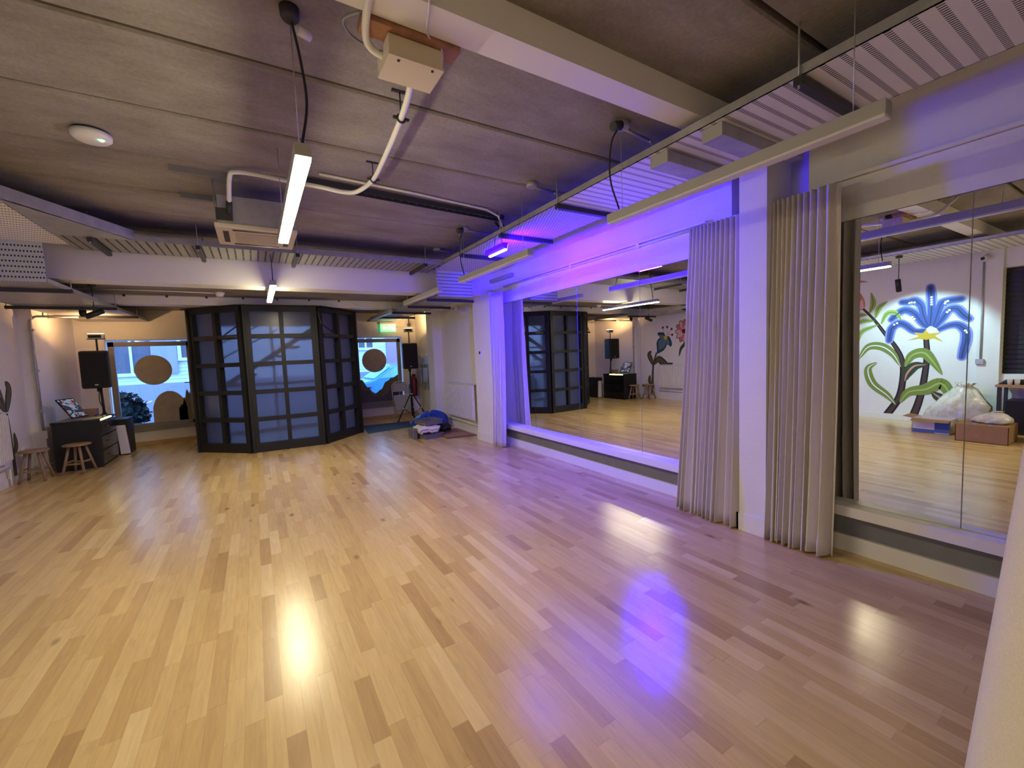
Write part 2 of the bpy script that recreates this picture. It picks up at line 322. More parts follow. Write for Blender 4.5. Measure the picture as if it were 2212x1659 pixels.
def catm(pts, n=6):
    P = [Vector(p) for p in pts]; P = [P[0] * 2 - P[1]] + P + [P[-1] * 2 - P[-2]]; out = []
    for i in range(1, len(P) - 2):
        for k in range(n):
            t = k / n; a, b, c, d = P[i - 1], P[i], P[i + 1], P[i + 2]
            out.append(0.5 * ((2 * b) + (c - a) * t + (2 * a - 5 * b + 4 * c - d) * t * t + (3 * b - a - 3 * c + d) * t ** 3))
    out.append(P[-2]); return out

# ================================================================ SETTING
X0, XR, YN, YF = -2.9, 3.52, -3.5, 10.65
ST(MB().box(-3.2, 4.1, YN - 0.2, YF + 0.25, -0.12, 0.0), 'floor', 'floor')
mb = MB(); y = -3.22
mb.box(-3.2, 4.1, YN - 0.2, 6.4, 3.075, 3.2)
while y < 6.3:
    y1 = min(y + 0.72, 6.32); mb.prism([(-2.95, y + 0.024, 3.0), (-2.95, y1 - 0.024, 3.0), (-2.95, y1 - 0.014, 3.012), (-2.95, y1 - 0.014, 3.08), (-2.95, y + 0.014, 3.08), (-2.95, y + 0.014, 3.012)], (6.8, 0, 0)); y += 0.72
mb.box(-2.95, 3.85, YN, -3.231, 3.0, 3.06)
ST(mb, 'ceiling', 'concrete', 'bare grey concrete ceiling of long planks with dark joints')
ST(MB().box(-3.2, 4.1, 6.6, YF + 0.2, 2.6, 3.2), 'ceiling', 'concrete', 'lower concrete ceiling beyond the deep white beam')
ST(MB().box(-2.95, 3.6, 1.615, 1.77, 2.857, 3.02), 'trim_1', 'trimw', 'white painted ceiling beam crossing near the camera')
ST(MB().box(-2.95, 3.6, 6.3, 6.62, 2.47, 3.02), 'trim_2', 'trimw', 'deep white painted beam across the room above the grid partition')
ST(MB().box(-2.95, 3.6, 8.42, 8.7, 2.462, 2.61), 'trim_3', 'trimw', 'shallow white beam directly above the black grid partition')
# left wall (seen directly beyond y=7.9 and in the mirrors before it)
mb = MB()
mb.box(-3.2, X0, 1.90, 9.0, 0, 3.1)
mb.box(-3.2, -2.75, 9.0, YF + 0.2, 0, 3.1)
mb.box(-3.2, -2.84, 1.65, 1.90, 0, 3.1)
mb.box(-3.2, X0, YN, 0.25, 0, 3.1); mb.box(-3.2, X0, 0.25, 1.65, 0, 0.86); mb.box(-3.2, X0, 0.25, 1.65, 2.5, 3.1)
ST(mb, 'wall_left', 'wall')
mb = MB(); mb.box(-3.12, -3.06, 0.25, 1.65, 0.86, 2.5)
for k in range(22): mb.box(-3.06, -3.045, 0.25, 1.65, 0.87 + k * 0.074, 0.925 + k * 0.074)
wd = ST(mb, 'window_3', 'shutter', 'black blind filling the window beside the white pillar')
mb = MB(); mb.box(X0, -2.885, 1.90, 9.0, 0, 0.10); mb.box(-2.84, -2.825, 1.65, 1.90, 0, 0.10); mb.box(X0, -2.885, YN, 1.65, 0, 0.1); mb.box(-2.75, -2.735, 8.985, YF, 0, 0.1); mb.box(-2.9, -2.735, 8.985, 9.0, 0, 0.1)
ST(mb, 'baseboard_left', 'trimw')
# right wall
mb = MB()
mb.box(3.535, 4.0, YN, 6.6, 0, 2.30)
mb.box(3.52, 4.0, YN, 6.62, 2.305, 2.575)
mb.box(3.535, 4.0, YN, 1.55, 2.575, 3.05); mb.box(3.535, 4.0, 2.13, 6.6, 2.575, 3.05); mb.box(3.80, 4.0, 1.55, 2.13, 2.575, 3.05)
mb.box(3.50, 4.0, 6.6, 8.63, 0, 3.05); mb.box(3.30, 4.0, 8.63, 9.0, 0, 2.62); mb.box(3.60, 4.0, 9.0, YF + 0.2, 0, 2.62)
ST(mb, 'wall_right', 'wall')
ST(MB().box(3.26, 3.6, 1.70, 1.905, 0, 2.92), 'column', 'wall', 'square white pillar between the two middle curtains')
ST(MB().box(3.285, 3.6, 6.02, 6.62, 0, 2.48), 'column', 'wall', 'white pillar under the deep beam beside the far curtain')
ST(MB().box(3.42, 3.56, YN, 6.02, 0.275, 0.345), 'trim_4', 'trimw', 'white sill running under the wall mirrors')
ST(MB().box(3.515, 3.56, YN, 6.02, 0.10, 0.275), 'trim_5', 'panelgrey', 'grey kick panel between mirror sill and skirting')
mb = MB()
for a, b in ((YN, 1.70), (1.905, 6.02)): mb.box(3.49, 3.52, a, b, 0, 0.115)
mb.box(3.245, 3.26, 1.685, 1.92, 0, 0.14); mb.box(3.245, 3.50, 1.905, 1.92, 0, 0.14); mb.box(3.245, 3.5, 1.685, 1.70, 0, 0.14)
mb.box(3.27, 3.285, 6.005, 6.635, 0, 0.14); mb.box(3.27, 3.5, 6.005, 6.02, 0, 0.14)
mb.box(3.485, 3.50, 6.635, 8.615, 0, 0.12); mb.box(3.285, 3.30, 8.615, 9.01, 0, 0.12); mb.box(3.285, 3.5, 8.615, 8.63, 0, 0.12); mb.box(3.585, 3.6, 9.0, YF, 0, 0.12)
ST(mb, 'baseboard_right', 'trimw')
# ledge and conduit above the mirrors
mb = MB(); mb.box(3.495, 3.54, YN, 1.45, 2.578, 2.60); mb.box(3.495, 3.54, 2.35, 6.0, 2.578, 2.60)
ST(mb, 'trim_6', 'trimw', 'narrow white ledge along the wall above the mirrors')
# near wall, behind the camera
ST(MB().box(-3.2, 4.1, YN - 0.2, YN, 0, 3.1), 'wall_near', 'wall')
# far wall with window and lobby openings
WIN = ((-2.36, -1.02, 0.30, 2.04), (1.60, 3.225, 0.30, 2.02)); DOOR = (-0.70, 1.45, 0.0, 2.35)
mb = MB()
cuts = [-3.2, -2.36, -1.02, -0.70, 1.45, 1.60, 3.225, 4.1]
for a, b in zip(cuts[:-1], cuts[1:]):
    op = None
    for w in (WIN[0], WIN[1], DOOR):
        if abs(w[0] - a) < 1e-6 and abs(w[1] - b) < 1e-6: op = w
    if op is None: mb.box(a, b, YF, YF + 0.28, 0, 3.1)
    else:
        if op[2] > 0: mb.box(a, b, YF, YF + 0.28, 0, op[2])
        mb.box(a, b, YF, YF + 0.28, op[3], 3.1)
ST(mb, 'wall_far', 'wall')
mb = MB()
for a, b in ((-2.75, -0.70), (1.45, 3.6)): mb.box(a, b, YF - 0.015, YF, 0, 0.07)
ST(mb, 'baseboard_far', 'tan')
def casement(name, w, label, handle):
    x0, x1, z0, z1 = w; g = 0.045
    mb = MB(); fx0, fx1, fz1 = x0 + g, x1 - g, z1 - g; fw = 0.085; fy0, fy1 = YF - 0.02, YF + 0.04
    mb.box(fx0, fx0 + fw, fy0, fy1, z0 + 0.06, fz1); mb.box(fx1 - fw, fx1, fy0, fy1, z0 + 0.06, fz1)
    mb.box(fx0, fx1, fy0, fy1, fz1 - 0.085, fz1); mb.box(fx0, fx1, fy0, fy1, z0 + 0.035, z0 + 0.12)
    mb.box(x0, x1, YF - 0.05, YF + 0.1, z0 - 0.025, z0 + 0.035)
    f = ST(mb, name, 'frame', label)
    MB().box(fx0 + fw, fx1 - fw, YF + 0.005, YF + 0.011, z0 + 0.12, fz1 - 0.085).build('pane', 'pane', f)
    mb = MB(); mb.box(x0 - 0.0, x0 + g, YF + 0.2, YF + 0.206, z0, z1); mb.box(x1 - g, x1, YF + 0.2, YF + 0.206, z0, z1); mb.box(x0, x1, YF + 0.2, YF + 0.206, z1 - g, z1)
    mb.build('surround_glass', 'pane', f)
    if handle:
        mb = MB(); mb.box(fx1 - 0.06, fx1 - 0.035, fy0 - 0.02, fy0, 1.1, 1.2); mb.tube([(fx1 - 0.047, fy0 - 0.03, 1.17), (fx1 - 0.16, fy0 - 0.035, 1.17)], 0.009, 8); mb.build('handle', 'darkmetal', f)
    mb = MB(); mb.box(x0 - 0.004, x0 + 0.012, YF + 0.045, YF + 0.28, z0, z1); mb.box(x1 - 0.012, x1 + 0.004, YF + 0.045, YF + 0.28, z0, z1); mb.box(x0, x1, YF + 0.045, YF + 0.28, z1 - 0.012, z1 + 0.004)
    mb.build('reveal_lining', 'reveal', f)
    return f
w1 = casement('window_1', WIN[0], 'left window with grey frame and a tan film disc', True)
w2 = casement('window_2', WIN[1], 'right window with grey frame and a tan film disc', False)
def film(name, polys, m, label, group='decorative film shapes on the windows'):
    mb = MB()
    for i, pts in enumerate(polys): mb.prism([(p[0], YF + 0.003 - 0.0005 * i, p[1]) for p in pts], (0, 0.0015, 0))
    return tag(mb.build(name, m), label, 'window film', group)
def disc(cx, cz, rx, rz, n=48, a0=0, a1=2 * PI): return [(cx + rx * math.cos(a0 + (a1 - a0) * i / n), cz + rz * math.sin(a0 + (a1 - a0) * i / n)) for i in range(n + (0 if a1 - a0 > 6.2 else 1))]
film('film_disc', [disc(-1.69, 1.445, 0.285, 0.29)], 'sticker', 'round tan film disc on the left window pane')
film('film_disc', [disc(2.525, 1.445, 0.295, 0.29)], 'sticker', 'round tan film disc on the right window pane')
def blob(x0, x1, z0, tops, jag=0.02, seed=1, n=60):
    r = random.Random(seed); pts = [(x0, z0)]
    for i in range(n + 1):
        t = i / n; x = x0 + (x1 - x0) * t; u = t * (len(tops) - 1); k = min(int(u), len(tops) - 2); f = u - k; f = f * f * (3 - 2 * f)
        pts.append((x, tops[k] * (1 - f) + tops[k + 1] * f + r.uniform(-jag, jag)))
    pts.append((x1, z0)); return pts
GL, GB = WIN[0][0] + 0.131, WIN[0][2] + 0.121
film('film_dome', [disc(-1.49, 0.62, 0.27, 0.40, 30, 0, PI)[:] + [(-1.76, GB), (-1.22, GB)]], 'sticker', 'rounded tan film dome low on the left window pane')
film('film_foliage', [blob(-1.36, -1.153, GB, (0.70, 0.72, 0.85, 1.02, 0.95), 0.04, 4, 34)], 'stickerolive', 'ragged plant-shaped film low at the right of the left pane')
GB2 = WIN[1][2] + 0.121
film('film_hills', [blob(1.74, 3.09, GB2, (0.66, 0.70, 0.92, 0.99, 0.78, 0.62, 0.72, 0.92, 1.0, 1.06), 0.012, 8, 70)], 'stickerolive', 'olive hill-shaped film along the bottom of the right pane')
film('film_hills', [[(p[0], p[1]) for p in blob(2.0, 3.08, GB2 , (0.50, 0.74, 0.72, 0.56, 0.52, 0.60, 0.76, 0.62), 0.008, 5, 50)]], 'stickerdark', 'dark hill-shaped film in front of the olive hills, right pane').location.y = -0.003

# ---------------------------------------------------------------- mirrors
def mirror_panel(y0, y1, label):
    o = MB().box(3.517, 3.533, y0 + 0.0025, y1 - 0.0025, 0.347, 2.30).build('wall_mirror', 'mirror'); return tag(o, label, 'mirror', 'tall frameless wall mirrors')
mirror_panel(5.15, 5.98, 'tall wall mirror panel beside the farthest curtain')
mirror_panel(4.14, 5.15, 'tall wall mirror panel, second from the farthest curtain')
mirror_panel(3.125, 4.14, 'tall wall mirror panel reflecting the black corner desk')
mirror_panel(2.11, 3.125, 'tall wall mirror panel reflecting the small blue bell flower mural')
mirror_panel(0.71, 1.66, 'tall wall mirror panel reflecting the large blue star flower mural')
mirror_panel(-0.30, 0.71, 'tall wall mirror panel at the right edge reflecting cluttered boxes')

# ---------------------------------------------------------------- black glazed lobby partition
PA, PB, PC, PD = Vector((-0.90, 9.00, 0)), Vector((-0.12, 8.23, 0)), Vector((0.985, 8.16, 0)), Vector((1.76, 8.92, 0))
root = thing('glazed_lobby_partition', (0.43, 8.9, 0), 'black angled grid partition of frosted panes in front of the far wall', 'partition')
rowz = [0.15, 0.535, 0.975, 1.435, 1.90, 2.37]      # bar centres: bottom, ..., top
def grid_panel(A, B, glass_mat):
    d = (B - A).normalized(); ln = (B - A).length; nrm = Vector((d.y, -d.x, 0))      # towards the room
    if nrm.y > 0: nrm = -nrm
    def bx(mb, s0, s1, n0, n1, z0, z1):
        p = [A + d * s + nrm * n for s, n in ((s0, n0), (s1, n0), (s1, n1), (s0, n1))]
        mb.quadbox([(q.x, q.y, z0) for q in p] + [(q.x, q.y, z1) for q in p])
    mb = MB(); D = 0.035
    bx(mb, 0.0, 0.10, -0.07, D, 0, 2.44); bx(mb, ln - 0.10, ln, -0.07, D, 0, 2.44)
    bx(mb, 0.10, ln - 0.10, -0.07, D, 0, 0.15); bx(mb, 0.10, ln - 0.10, -0.07, D, 2.36, 2.44)
    bx(mb, ln / 2 - 0.032, ln / 2 + 0.032, -0.07, D, 0.15, 2.36)
    for z in (0.555, 1.015, 1.485, 1.945): bx(mb, 0.10, ln - 0.10, -0.065, D - 0.004, z - 0.035, z + 0.035)
    for s in (0.0, ln - 0.035): bx(mb, s, s + 0.035, D, D + 0.025, 0, 2.44)
    p = mb.build('grid_frame', 'part', root)
    zs = [(0.15, 0.52), (0.59, 0.98), (1.05, 1.45), (1.52, 1.91), (1.98, 2.36)]
    for s0, s1 in ((0.10, ln / 2 - 0.032), (ln / 2 + 0.032, ln - 0.10)):
        for z0, z1 in zs:
            mb = MB(); bx(mb, s0, s1, -0.055, -0.049, z0, z1); mb.build('frosted_pane', 'frosted', root)
for a, b in ((PA, PB), (PB, PC), (PC, PD)): grid_panel(a, b, None)
def wallpanel(mb, a, b, z0, z1, t=0.06):
    a = Vector(a); b = Vector(b); d = (b - a).normalized(); n = Vector((d.y, -d.x, 0)) * t
    mb.quadbox([(a.x, a.y, z0), (b.x, b.y, z0), (b.x + n.x, b.y + n.y, z0), (a.x + n.x, a.y + n.y, z0), (a.x, a.y, z1), (b.x, b.y, z1), (b.x + n.x, b.y + n.y, z1), (a.x + n.x, a.y + n.y, z1)])
mb = MB(); wallpanel(mb, (PA.x, PA.y, 0), (-0.90, YF, 0), 0, 2.44); wallpanel(mb, (1.70, YF, 0), (1.76, PD.y, 0), 0, 2.44); mb.build('side_panel', 'part', root)
mb = MB(); pts = [PA + Vector((-0.06, 0, 0)), PB + Vector((-0.03, -0.06, 0)), PC + Vector((0.03, -0.06, 0)), PD + Vector((0.06, 0, 0))]
mb.prism([(p.x, p.y, 2.44) for p in pts] + [(1.80, 8.41, 2.44), ] * 0, (0, 0, 0.018)) if False else None
for a, b in zip(pts[:-1], pts[1:]): mb.bar((a.x, a.y, 2.447), (b.x, b.y, 2.447), 0.11, 0.016)
mb.build('cornice', 'part', root)
# door brace bar with diagonal stays
mb = MB(); mb.bar((-0.42, 8.29, 1.945), (1.33, 8.24, 1.945), 0.03, 0.035); mb.bar((-0.40, 8.30, 1.96), (-0.16, 8.12, 2.14), 0.014, 0.014); mb.bar((-0.16, 8.12, 2.14), (-0.14, 8.17, 2.36), 0.014, 0.014); mb.bar((1.31, 8.25, 1.96), (1.05, 8.10, 2.14), 0.014, 0.014); mb.bar((1.05, 8.10, 2.14), (1.0, 8.11, 2.36), 0.014, 0.014)
mb.build('brace_bar', 'black', root)
mb = MB(); mb.box(1.70, 1.76, 8.90, 8.925, 0.97, 1.06); b = mb.build('door_release', 'darkmetal', root); b['label'] = 'small green and white release button'
MB().box(1.725, 1.75, 8.885, 8.90, 1.0, 1.035).build('button', 'white', b)
# stair seen through the frosted panes
st = thing('staircase', (0.4, 9.9, 0), 'pale staircase rising behind the frosted panes of the partition', 'staircase')
for k in range(9): MB().box(-0.80 + k * 0.26, -0.50 + k * 0.26, 9.55, 10.35, 0.90 + k * 0.175, 0.94 + k * 0.175).build('tread', 'trimw', st)
for y in (9.53, 10.36): MB().bar((-0.85, y, 0.86), (1.5, y, 2.44), 0.03, 0.09).build('stringer', 'trimw', st)
for z in (0.55, 0.85): MB().bar((-0.85, 9.50, 0.86 + z), (0.55, 9.50, 1.80 + z * 0.75), 0.025, 0.025).build('handrail', 'tan', st)
MB().box(-0.84, -0.80, 9.5, 9.54, 0.0, 1.72).build('newel_post', 'trimw', st)
MB().box(-0.88, -0.66, 9.55, 10.35, 0.0, 0.86).build('landing', 'trimw', st)
fr = MB()
for x in (-0.70, 0.33, 1.41): fr.box(x, x + 0.05, YF + 0.05, YF + 0.10, 0, 2.35)
for z in (0.0, 1.0, 2.29): fr.box(-0.70, 1.45, YF + 0.05, YF + 0.10, z, z + 0.06)
dr_ = ST(fr, 'door_1', 'frame', 'glazed entrance doors behind the frosted partition'); MB().box(-0.68, 1.43, YF + 0.07, YF + 0.076, 0.03, 2.3).build('pane', 'pane', dr_)

# ---------------------------------------------------------------- outdoors
ST(MB().box(-14, 16, YF + 0.28, 40, -0.16, -0.10), 'ground', 'pave')
b = thing('building', (0, 16, -0.1), 'pale weatherboarded house front seen through the far windows', 'building')
mb = MB(); mb.box(-9, 9, 16, 20, 1.02, 7.0)
for k in range(44): mb.prism([(-9, 15.985, 1.02 + k * 0.11), (-9, 16.0, 1.13 + k * 0.11), (-9, 16.0, 1.02 + k * 0.11)], (18, 0, 0))
mb.build('facade', 'facade', b)
MB().box(-9, 9, 15.96, 20, -0.1, 1.02).build('plinth', 'plinth', b)
def bwin(x0, x1, z0, z1, m='hedge'):
    mb = MB(); t = 0.09
    mb.box(x0 - t, x0, 15.92, 16.02, z0 - t, z1 + t); mb.box(x1, x1 + t, 15.92, 16.02, z0 - t, z1 + t); mb.box(x0, x1, 15.92, 16.02, z1, z1 + t); mb.box(x0 - t, x1 + t, 15.9, 16.02, z0 - t, z0); mb.box((x0 + x1) / 2 - 0.03, (x0 + x1) / 2 + 0.03, 15.93, 16.0, z0, z1)
    f = mb.build('window', 'reveal', b); MB().box(x0, x1, 15.97, 16.0, z0, z1).build('pane', 'stickerdark', f)
bwin(-3.45, -2.55, 1.35, 3.2); bwin(-1.85, -1.30, 1.75, 3.4); bwin(3.25, 3.75, 1.9, 3.4)
MB().box(4.25, 4.75, 15.9, 16.05, 1.02, 4.5).build('brick_pier', 'pinkbrick', b)
MB().box(-2.55, -1.95, 15.9, 15.98, 1.3, 4.0).build('render_panel', 'plinth', b)
bwin(5.0, 5.8, 1.3, 3.4)
def hedge(x, y, z, r, label, seed):
    rr = random.Random(seed); mb = MB()
    bm = mb.bm
    for k in range(1300):
        th, ph = rr.uniform(0, 2 * PI), math.acos(rr.uniform(-0.2, 1)); q = rr.uniform(0.75, 1.06)
        c = Vector((x + r[0] * q * math.sin(ph) * math.cos(th), y + r[1] * q * math.sin(ph) * math.sin(th), z + r[2] * q * math.cos(ph)))
        a = Vector([rr.gauss(0, 1) for _ in range(3)]).normalized() * 0.075; d = Vector([rr.gauss(0, 1) for _ in range(3)]).normalized() * 0.045
        v = [bm.verts.new(c + p) for p in (a, d, -a, -d)]; bm.faces.new(v)
    mb.lathe((x, y, -0.1), [(0.01, 0), (r[0] * 0.8, 0.02), (r[0] * 0.85, (z + 0.1) + r[2] * 0.3), (r[0] * 0.5, (z + 0.1) + r[2] * 0.75), (0.01, (z + 0.1) + r[2] * 0.85)], 14)
    return tag(mb.build('garden_shrub', 'hedge'), label, 'shrub')
hedge(-2.75, 12.3, 0.42, (0.62, 0.5, 0.60), 'dark leafy shrub outside the left window, nearest its left frame', 3)
hedge(-1.55, 12.9, 0.15, (0.30, 0.35, 0.50), 'lower dark shrub outside the left window, right of the taller one', 4)
car = thing('parked_car', (4.2, 13.6, -0.1), 'blue parked car outside the right window', 'car')
prof = [(2.05, 0.12), (2.02, 0.55), (2.25, 0.72), (3.0, 0.86), (3.55, 1.22), (4.0, 1.34), (5.0, 1.33), (5.7, 0.95), (6.3, 0.85), (6.35, 0.2), (2.6, 0.12)]
MB().prism([(x, 12.8, z) for x, z in prof], (0, 1.65, 0)).build('body', 'carpaint', car, bevel=0.06)
MB().prism([(3.15, 12.79, 0.90), (3.6, 12.79, 1.20), (4.0, 12.79, 1.29), (4.9, 12.79, 1.27), (5.5, 12.79, 0.95)], (0, 0.01, 0)).build('side_window', 'carglass', car)
MB().prism([(3.03, 12.9, 0.885), (3.53, 12.95, 1.225), (3.53, 14.3, 1.225), (3.03, 14.35, 0.885)], (-0.02, 0, 0.015)).build('windscreen', 'carglass', car)
for x in (2.85, 5.5): MB().cyl((x, 12.85, 0.2), (0, 1, 0), 0.31, 0.2, 24).build('wheel', 'rubber', car)
MB().box(2.03, 2.12, 12.83, 13.1, 0.5, 0.62).build('headlight', 'steel', car)
MB().box(2.2, 2.9, 12.785, 12.8, 0.62, 0.66).build('red_stripe', 'red', car)

# ================================================================ MURAL (paint on the left wall, seen in the mirrors)
MU = json.loads('''{"blue_petals":[[[2.495,1.644],[2.571,1.737],[2.669,1.897],[2.787,1.972],[2.885,1.931],[2.984,1.823]],[[2.512,1.595],[2.662,1.593],[2.781,1.703],[2.881,1.749],[2.97,1.665],[2.995,1.561],[3.007,1.443]],[[2.486,1.668],[2.552,1.86],[2.587,2.026],[2.665,2.118],[2.751,2.108],[2.839,2.114]],[[2.468,1.667],[2.455,1.875],[2.457,2.097],[2.475,2.332]],[[2.423,1.663],[2.371,1.892],[2.334,2.033],[2.257,2.067],[2.105,2.081]],[[2.404,1.637],[2.31,1.789],[2.244,1.915],[2.151,1.928],[2.064,1.813],[2.005,1.749]],[[2.367,1.593],[2.229,1.661],[2.118,1.657],[2.037,1.552],[2.029,1.411],[2.05,1.269],[2.071,1.127]]],"dots":[[2.458,2.158],[2.456,2.116],[2.455,2.074],[2.454,2.033],[2.257,2.067],[2.282,2.056],[2.235,1.914],[2.261,1.885],[2.697,1.844],[2.671,1.808],[2.941,1.728],[2.901,1.751],[2.712,2.098],[2.674,2.094],[2.041,1.564],[2.02,1.533],[2.29,2.033],[2.741,2.092]],"calyx":[[2.755,1.432],[2.603,1.501],[2.671,1.573],[2.548,1.548],[2.522,1.609],[2.474,1.543],[2.322,1.551],[2.401,1.502],[2.291,1.386],[2.418,1.458],[2.508,1.433],[2.602,1.463]],"stemA":[[2.509,1.445],[2.492,1.132],[2.528,0.677],[2.577,0.367],[2.647,0.088]],"leafA":[[[2.775,0.967],[2.691,1.16],[2.54,1.213],[2.427,1.081],[2.295,0.839]],[[2.498,1.006],[2.648,0.98],[2.742,0.85],[2.775,0.706]],[[2.83,0.321],[2.715,0.513],[2.488,0.577],[2.309,0.686],[2.199,0.519],[2.214,0.407]],[[2.413,0.531],[2.303,0.438],[2.196,0.408]]],"stemB":[[3.406,2.065],[3.237,1.845],[3.083,1.593],[2.912,1.321],[2.816,1.058],[2.803,0.744],[2.852,0.399],[3.011,0.076]],"leafB":[[[3.304,1.973],[3.253,2.143],[3.285,2.348]],[[3.216,1.87],[3.166,2.052],[3.048,2.157]],[[3.128,1.756],[3.048,1.934],[2.925,1.935],[2.842,1.798]],[[3.551,1.915],[3.46,1.947],[3.348,1.942]],[[3.549,1.761],[3.39,1.831],[3.236,1.818]],[[3.507,1.312],[3.432,1.614],[3.17,1.746]],[[3.457,1.11],[3.315,1.334],[3.12,1.341],[2.95,1.203],[2.834,0.966]],[[3.178,1.045],[3.307,0.921],[3.236,0.647],[3.018,0.441],[2.89,0.276]]],"lily":[[[3.564,2.013],[3.395,2.064],[3.386,2.213],[3.468,2.415],[3.47,2.551],[3.337,2.552],[3.494,2.604],[3.584,2.514]],[[3.554,2.123],[3.409,2.243],[3.39,2.064],[3.53,2.051]]],"shrub":[[[3.631,1.06],[3.515,1.116],[3.363,0.921],[3.382,0.725],[3.508,0.721],[3.65,0.774]]],"bell":[[8.225,1.456],[8.234,1.611],[8.173,1.723],[8.078,1.776],[8.182,1.839],[8.181,1.906],[8.076,1.909],[7.973,1.893],[7.917,1.786],[7.805,1.78],[7.719,1.627],[7.72,1.516],[7.776,1.499],[7.853,1.577],[7.911,1.485],[7.992,1.393],[8.133,1.329],[8.215,1.312]],"bellc":[[7.986,1.771],[7.917,1.824],[7.85,1.782],[7.874,1.69],[7.953,1.694]],"stamen":[[[7.966,1.902],[8.005,2.036]],[[7.86,1.839],[7.857,2.044]],[[7.872,1.821],[7.713,1.978]],[[7.827,1.819],[7.694,1.818]]],"stemC":[[8.239,1.341],[8.314,1.148],[8.366,0.953],[8.396,0.658],[8.402,0.362],[8.407,0.104]],"leafC":[[[8.431,1.384],[8.506,1.288],[8.436,1.11],[8.366,0.953]],[[8.317,0.992],[8.183,1.147],[8.044,1.07],[7.885,0.975],[7.694,1.031]],[[8.494,0.675],[8.51,0.496],[8.426,0.39]]],"pink":[[7.561,2.004],[7.431,2.14],[7.285,2.195],[7.162,2.179],[6.964,2.014],[6.927,1.802],[7.086,1.706],[7.228,1.713],[7.375,1.603],[7.502,1.609],[7.597,1.75]],"pinkc":[[7.34,1.89]],"stemD":[[7.271,1.599],[7.355,1.503],[7.43,1.415],[7.485,1.224]],"stemE":[[7.292,1.591],[7.149,1.531],[7.01,1.314],[6.956,0.784]],"leafD":[[[7.191,1.354],[7.274,1.338],[7.296,1.194],[7.298,1.013],[7.236,1.049],[7.073,1.067],[7.07,1.316]]]}''')
XW = X0
def paint(o_name, polys, m, parent, lift):
    mb = MB()
    for pts in polys:
        if len(pts) < 3: continue
        v = [mb.bm.verts.new((XW + lift, p[0], p[1])) for p in pts]; mb.bm.faces.new(v)
    bmesh.ops.remove_doubles(mb.bm, verts=mb.bm.verts, dist=0.0008)
    bmesh.ops.triangulate(mb.bm, faces=mb.bm.faces)
    return mb.build(o_name, m, parent)
def sm(pts, n=7): return [(p.x, p.y) for p in catm([(a, b, 0) for a, b in pts], n)]
def stroke(pts, w0, w1, wm=None, n=7):
    c = sm(pts, n); L_, R_ = [], []; m = len(c)
    for i, p in enumerate(c):
        a = c[max(i - 1, 0)]; b = c[min(i + 1, m - 1)]; dx, dy = b[0] - a[0], b[1] - a[1]; q = math.hypot(dx, dy) or 1; nx, ny = -dy / q, dx / q
        t = i / (m - 1); w = w0 + (w1 - w0) * t
        if wm is not None: w = w + (wm - (w0 + w1) / 2) * math.sin(PI * t) ** 0.8
        L_.append((p[0] + nx * w / 2, p[1] + ny * w / 2)); R_.append((p[0] - nx * w / 2, p[1] - ny * w / 2))
    Q = [[L_[i], L_[i + 1], R_[i + 1], R_[i]] for i in range(m - 1)]
    a, b = c[-1], c[-2]; q = math.hypot(a[0] - b[0], a[1] - b[1]) or 1; d = ((a[0] - b[0]) / q, (a[1] - b[1]) / q); r = w1 / 2
    Q.append([L_[-1]] + [(a[0] + d[0] * r * math.sin(t) - d[1] * r * math.cos(t), a[1] + d[1] * r * math.sin(t) + d[0] * r * math.cos(t)) for t in (PI / 6, PI / 3, PI / 2, 2 * PI / 3, 5 * PI / 6)] + [R_[-1]])
    return Q
PM = {k: mat('paint_' + k, v, 0.7) for k, v in dict(blue=(0.06, 0.09, 0.38), halo=(0.24, 0.30, 0.70), yellow=(0.62, 0.42, 0.03), green=(0.19, 0.25, 0.05), lime=(0.34, 0.46, 0.12), dkgreen=(0.03, 0.06, 0.03), brown=(0.075, 0.04, 0.04), outline=(0.01, 0.01, 0.015), pink=(0.55, 0.16, 0.20), pinkl=(0.72, 0.42, 0.42), orange=(0.52, 0.20, 0.09), white=(0.85, 0.85, 0.9), navy=(0.02, 0.055, 0.13), steelb=(0.10, 0.18, 0.27), maroon=(0.10, 0.015, 0.03), olive=(0.11, 0.09, 0.035), pinkspot=(0.6, 0.25, 0.22)).items()}
for k, v in PM.items(): M['p_' + k] = v
def mural(loc, label): return thing('flower_mural', (XW, loc[0], loc[1]), label, 'mural', 'flowers painted on the left wall')
t = mural((2.3, 0.1), 'huge painted blue star flower with yellow centre on the spotlit white wall')
paint('stem', stroke(MU['stemA'], 0.075, 0.115), 'p_outline', t, 0.001); paint('stem', stroke(MU['stemA'], 0.035, 0.07), 'p_brown', t, 0.002)
for i, s_ in enumerate(MU['blue_petals']):
    pt = paint('petal', stroke(s_, 0.10, 0.12, 0.15), 'p_halo', t, 0.0025 + i * 1e-4)
    paint('petal_body', stroke(s_, 0.06, 0.075, 0.10), 'p_blue', pt, 0.0035 + i * 1e-4); paint('petal_vein', stroke(s_, 0.01, 0.02, 0.022), 'p_navy', pt, 0.0045)
for y, z in MU['dots']: paint('white_dot', [[(y + 0.018 * math.cos(a * PI / 4), z + 0.018 * math.sin(a * PI / 4)) for a in range(8)]], 'p_white', t, 0.0055)
paint('calyx', [MU['calyx']], 'p_yellow', t, 0.006)
lf = MU['leafA']
for i, (s_, w, c) in enumerate(((lf[0], 0.16, 'p_green'), (lf[2], 0.19, 'p_green'), (lf[1], 0.15, 'p_dkgreen'), (lf[3], 0.14, 'p_dkgreen'))):
    paint('leaf', stroke(s_, 0.03, 0.015, w), c, t, 0.0065 + i * 0.0006); paint('leaf_highlight', stroke(s_, 0.005, 0.005, 0.03), 'p_lime' if i < 2 else 'p_pinkspot', t, 0.0095)
t = mural((2.9, 0.1), 'painted orange lily on a long brown leaning stem with lime leaves')
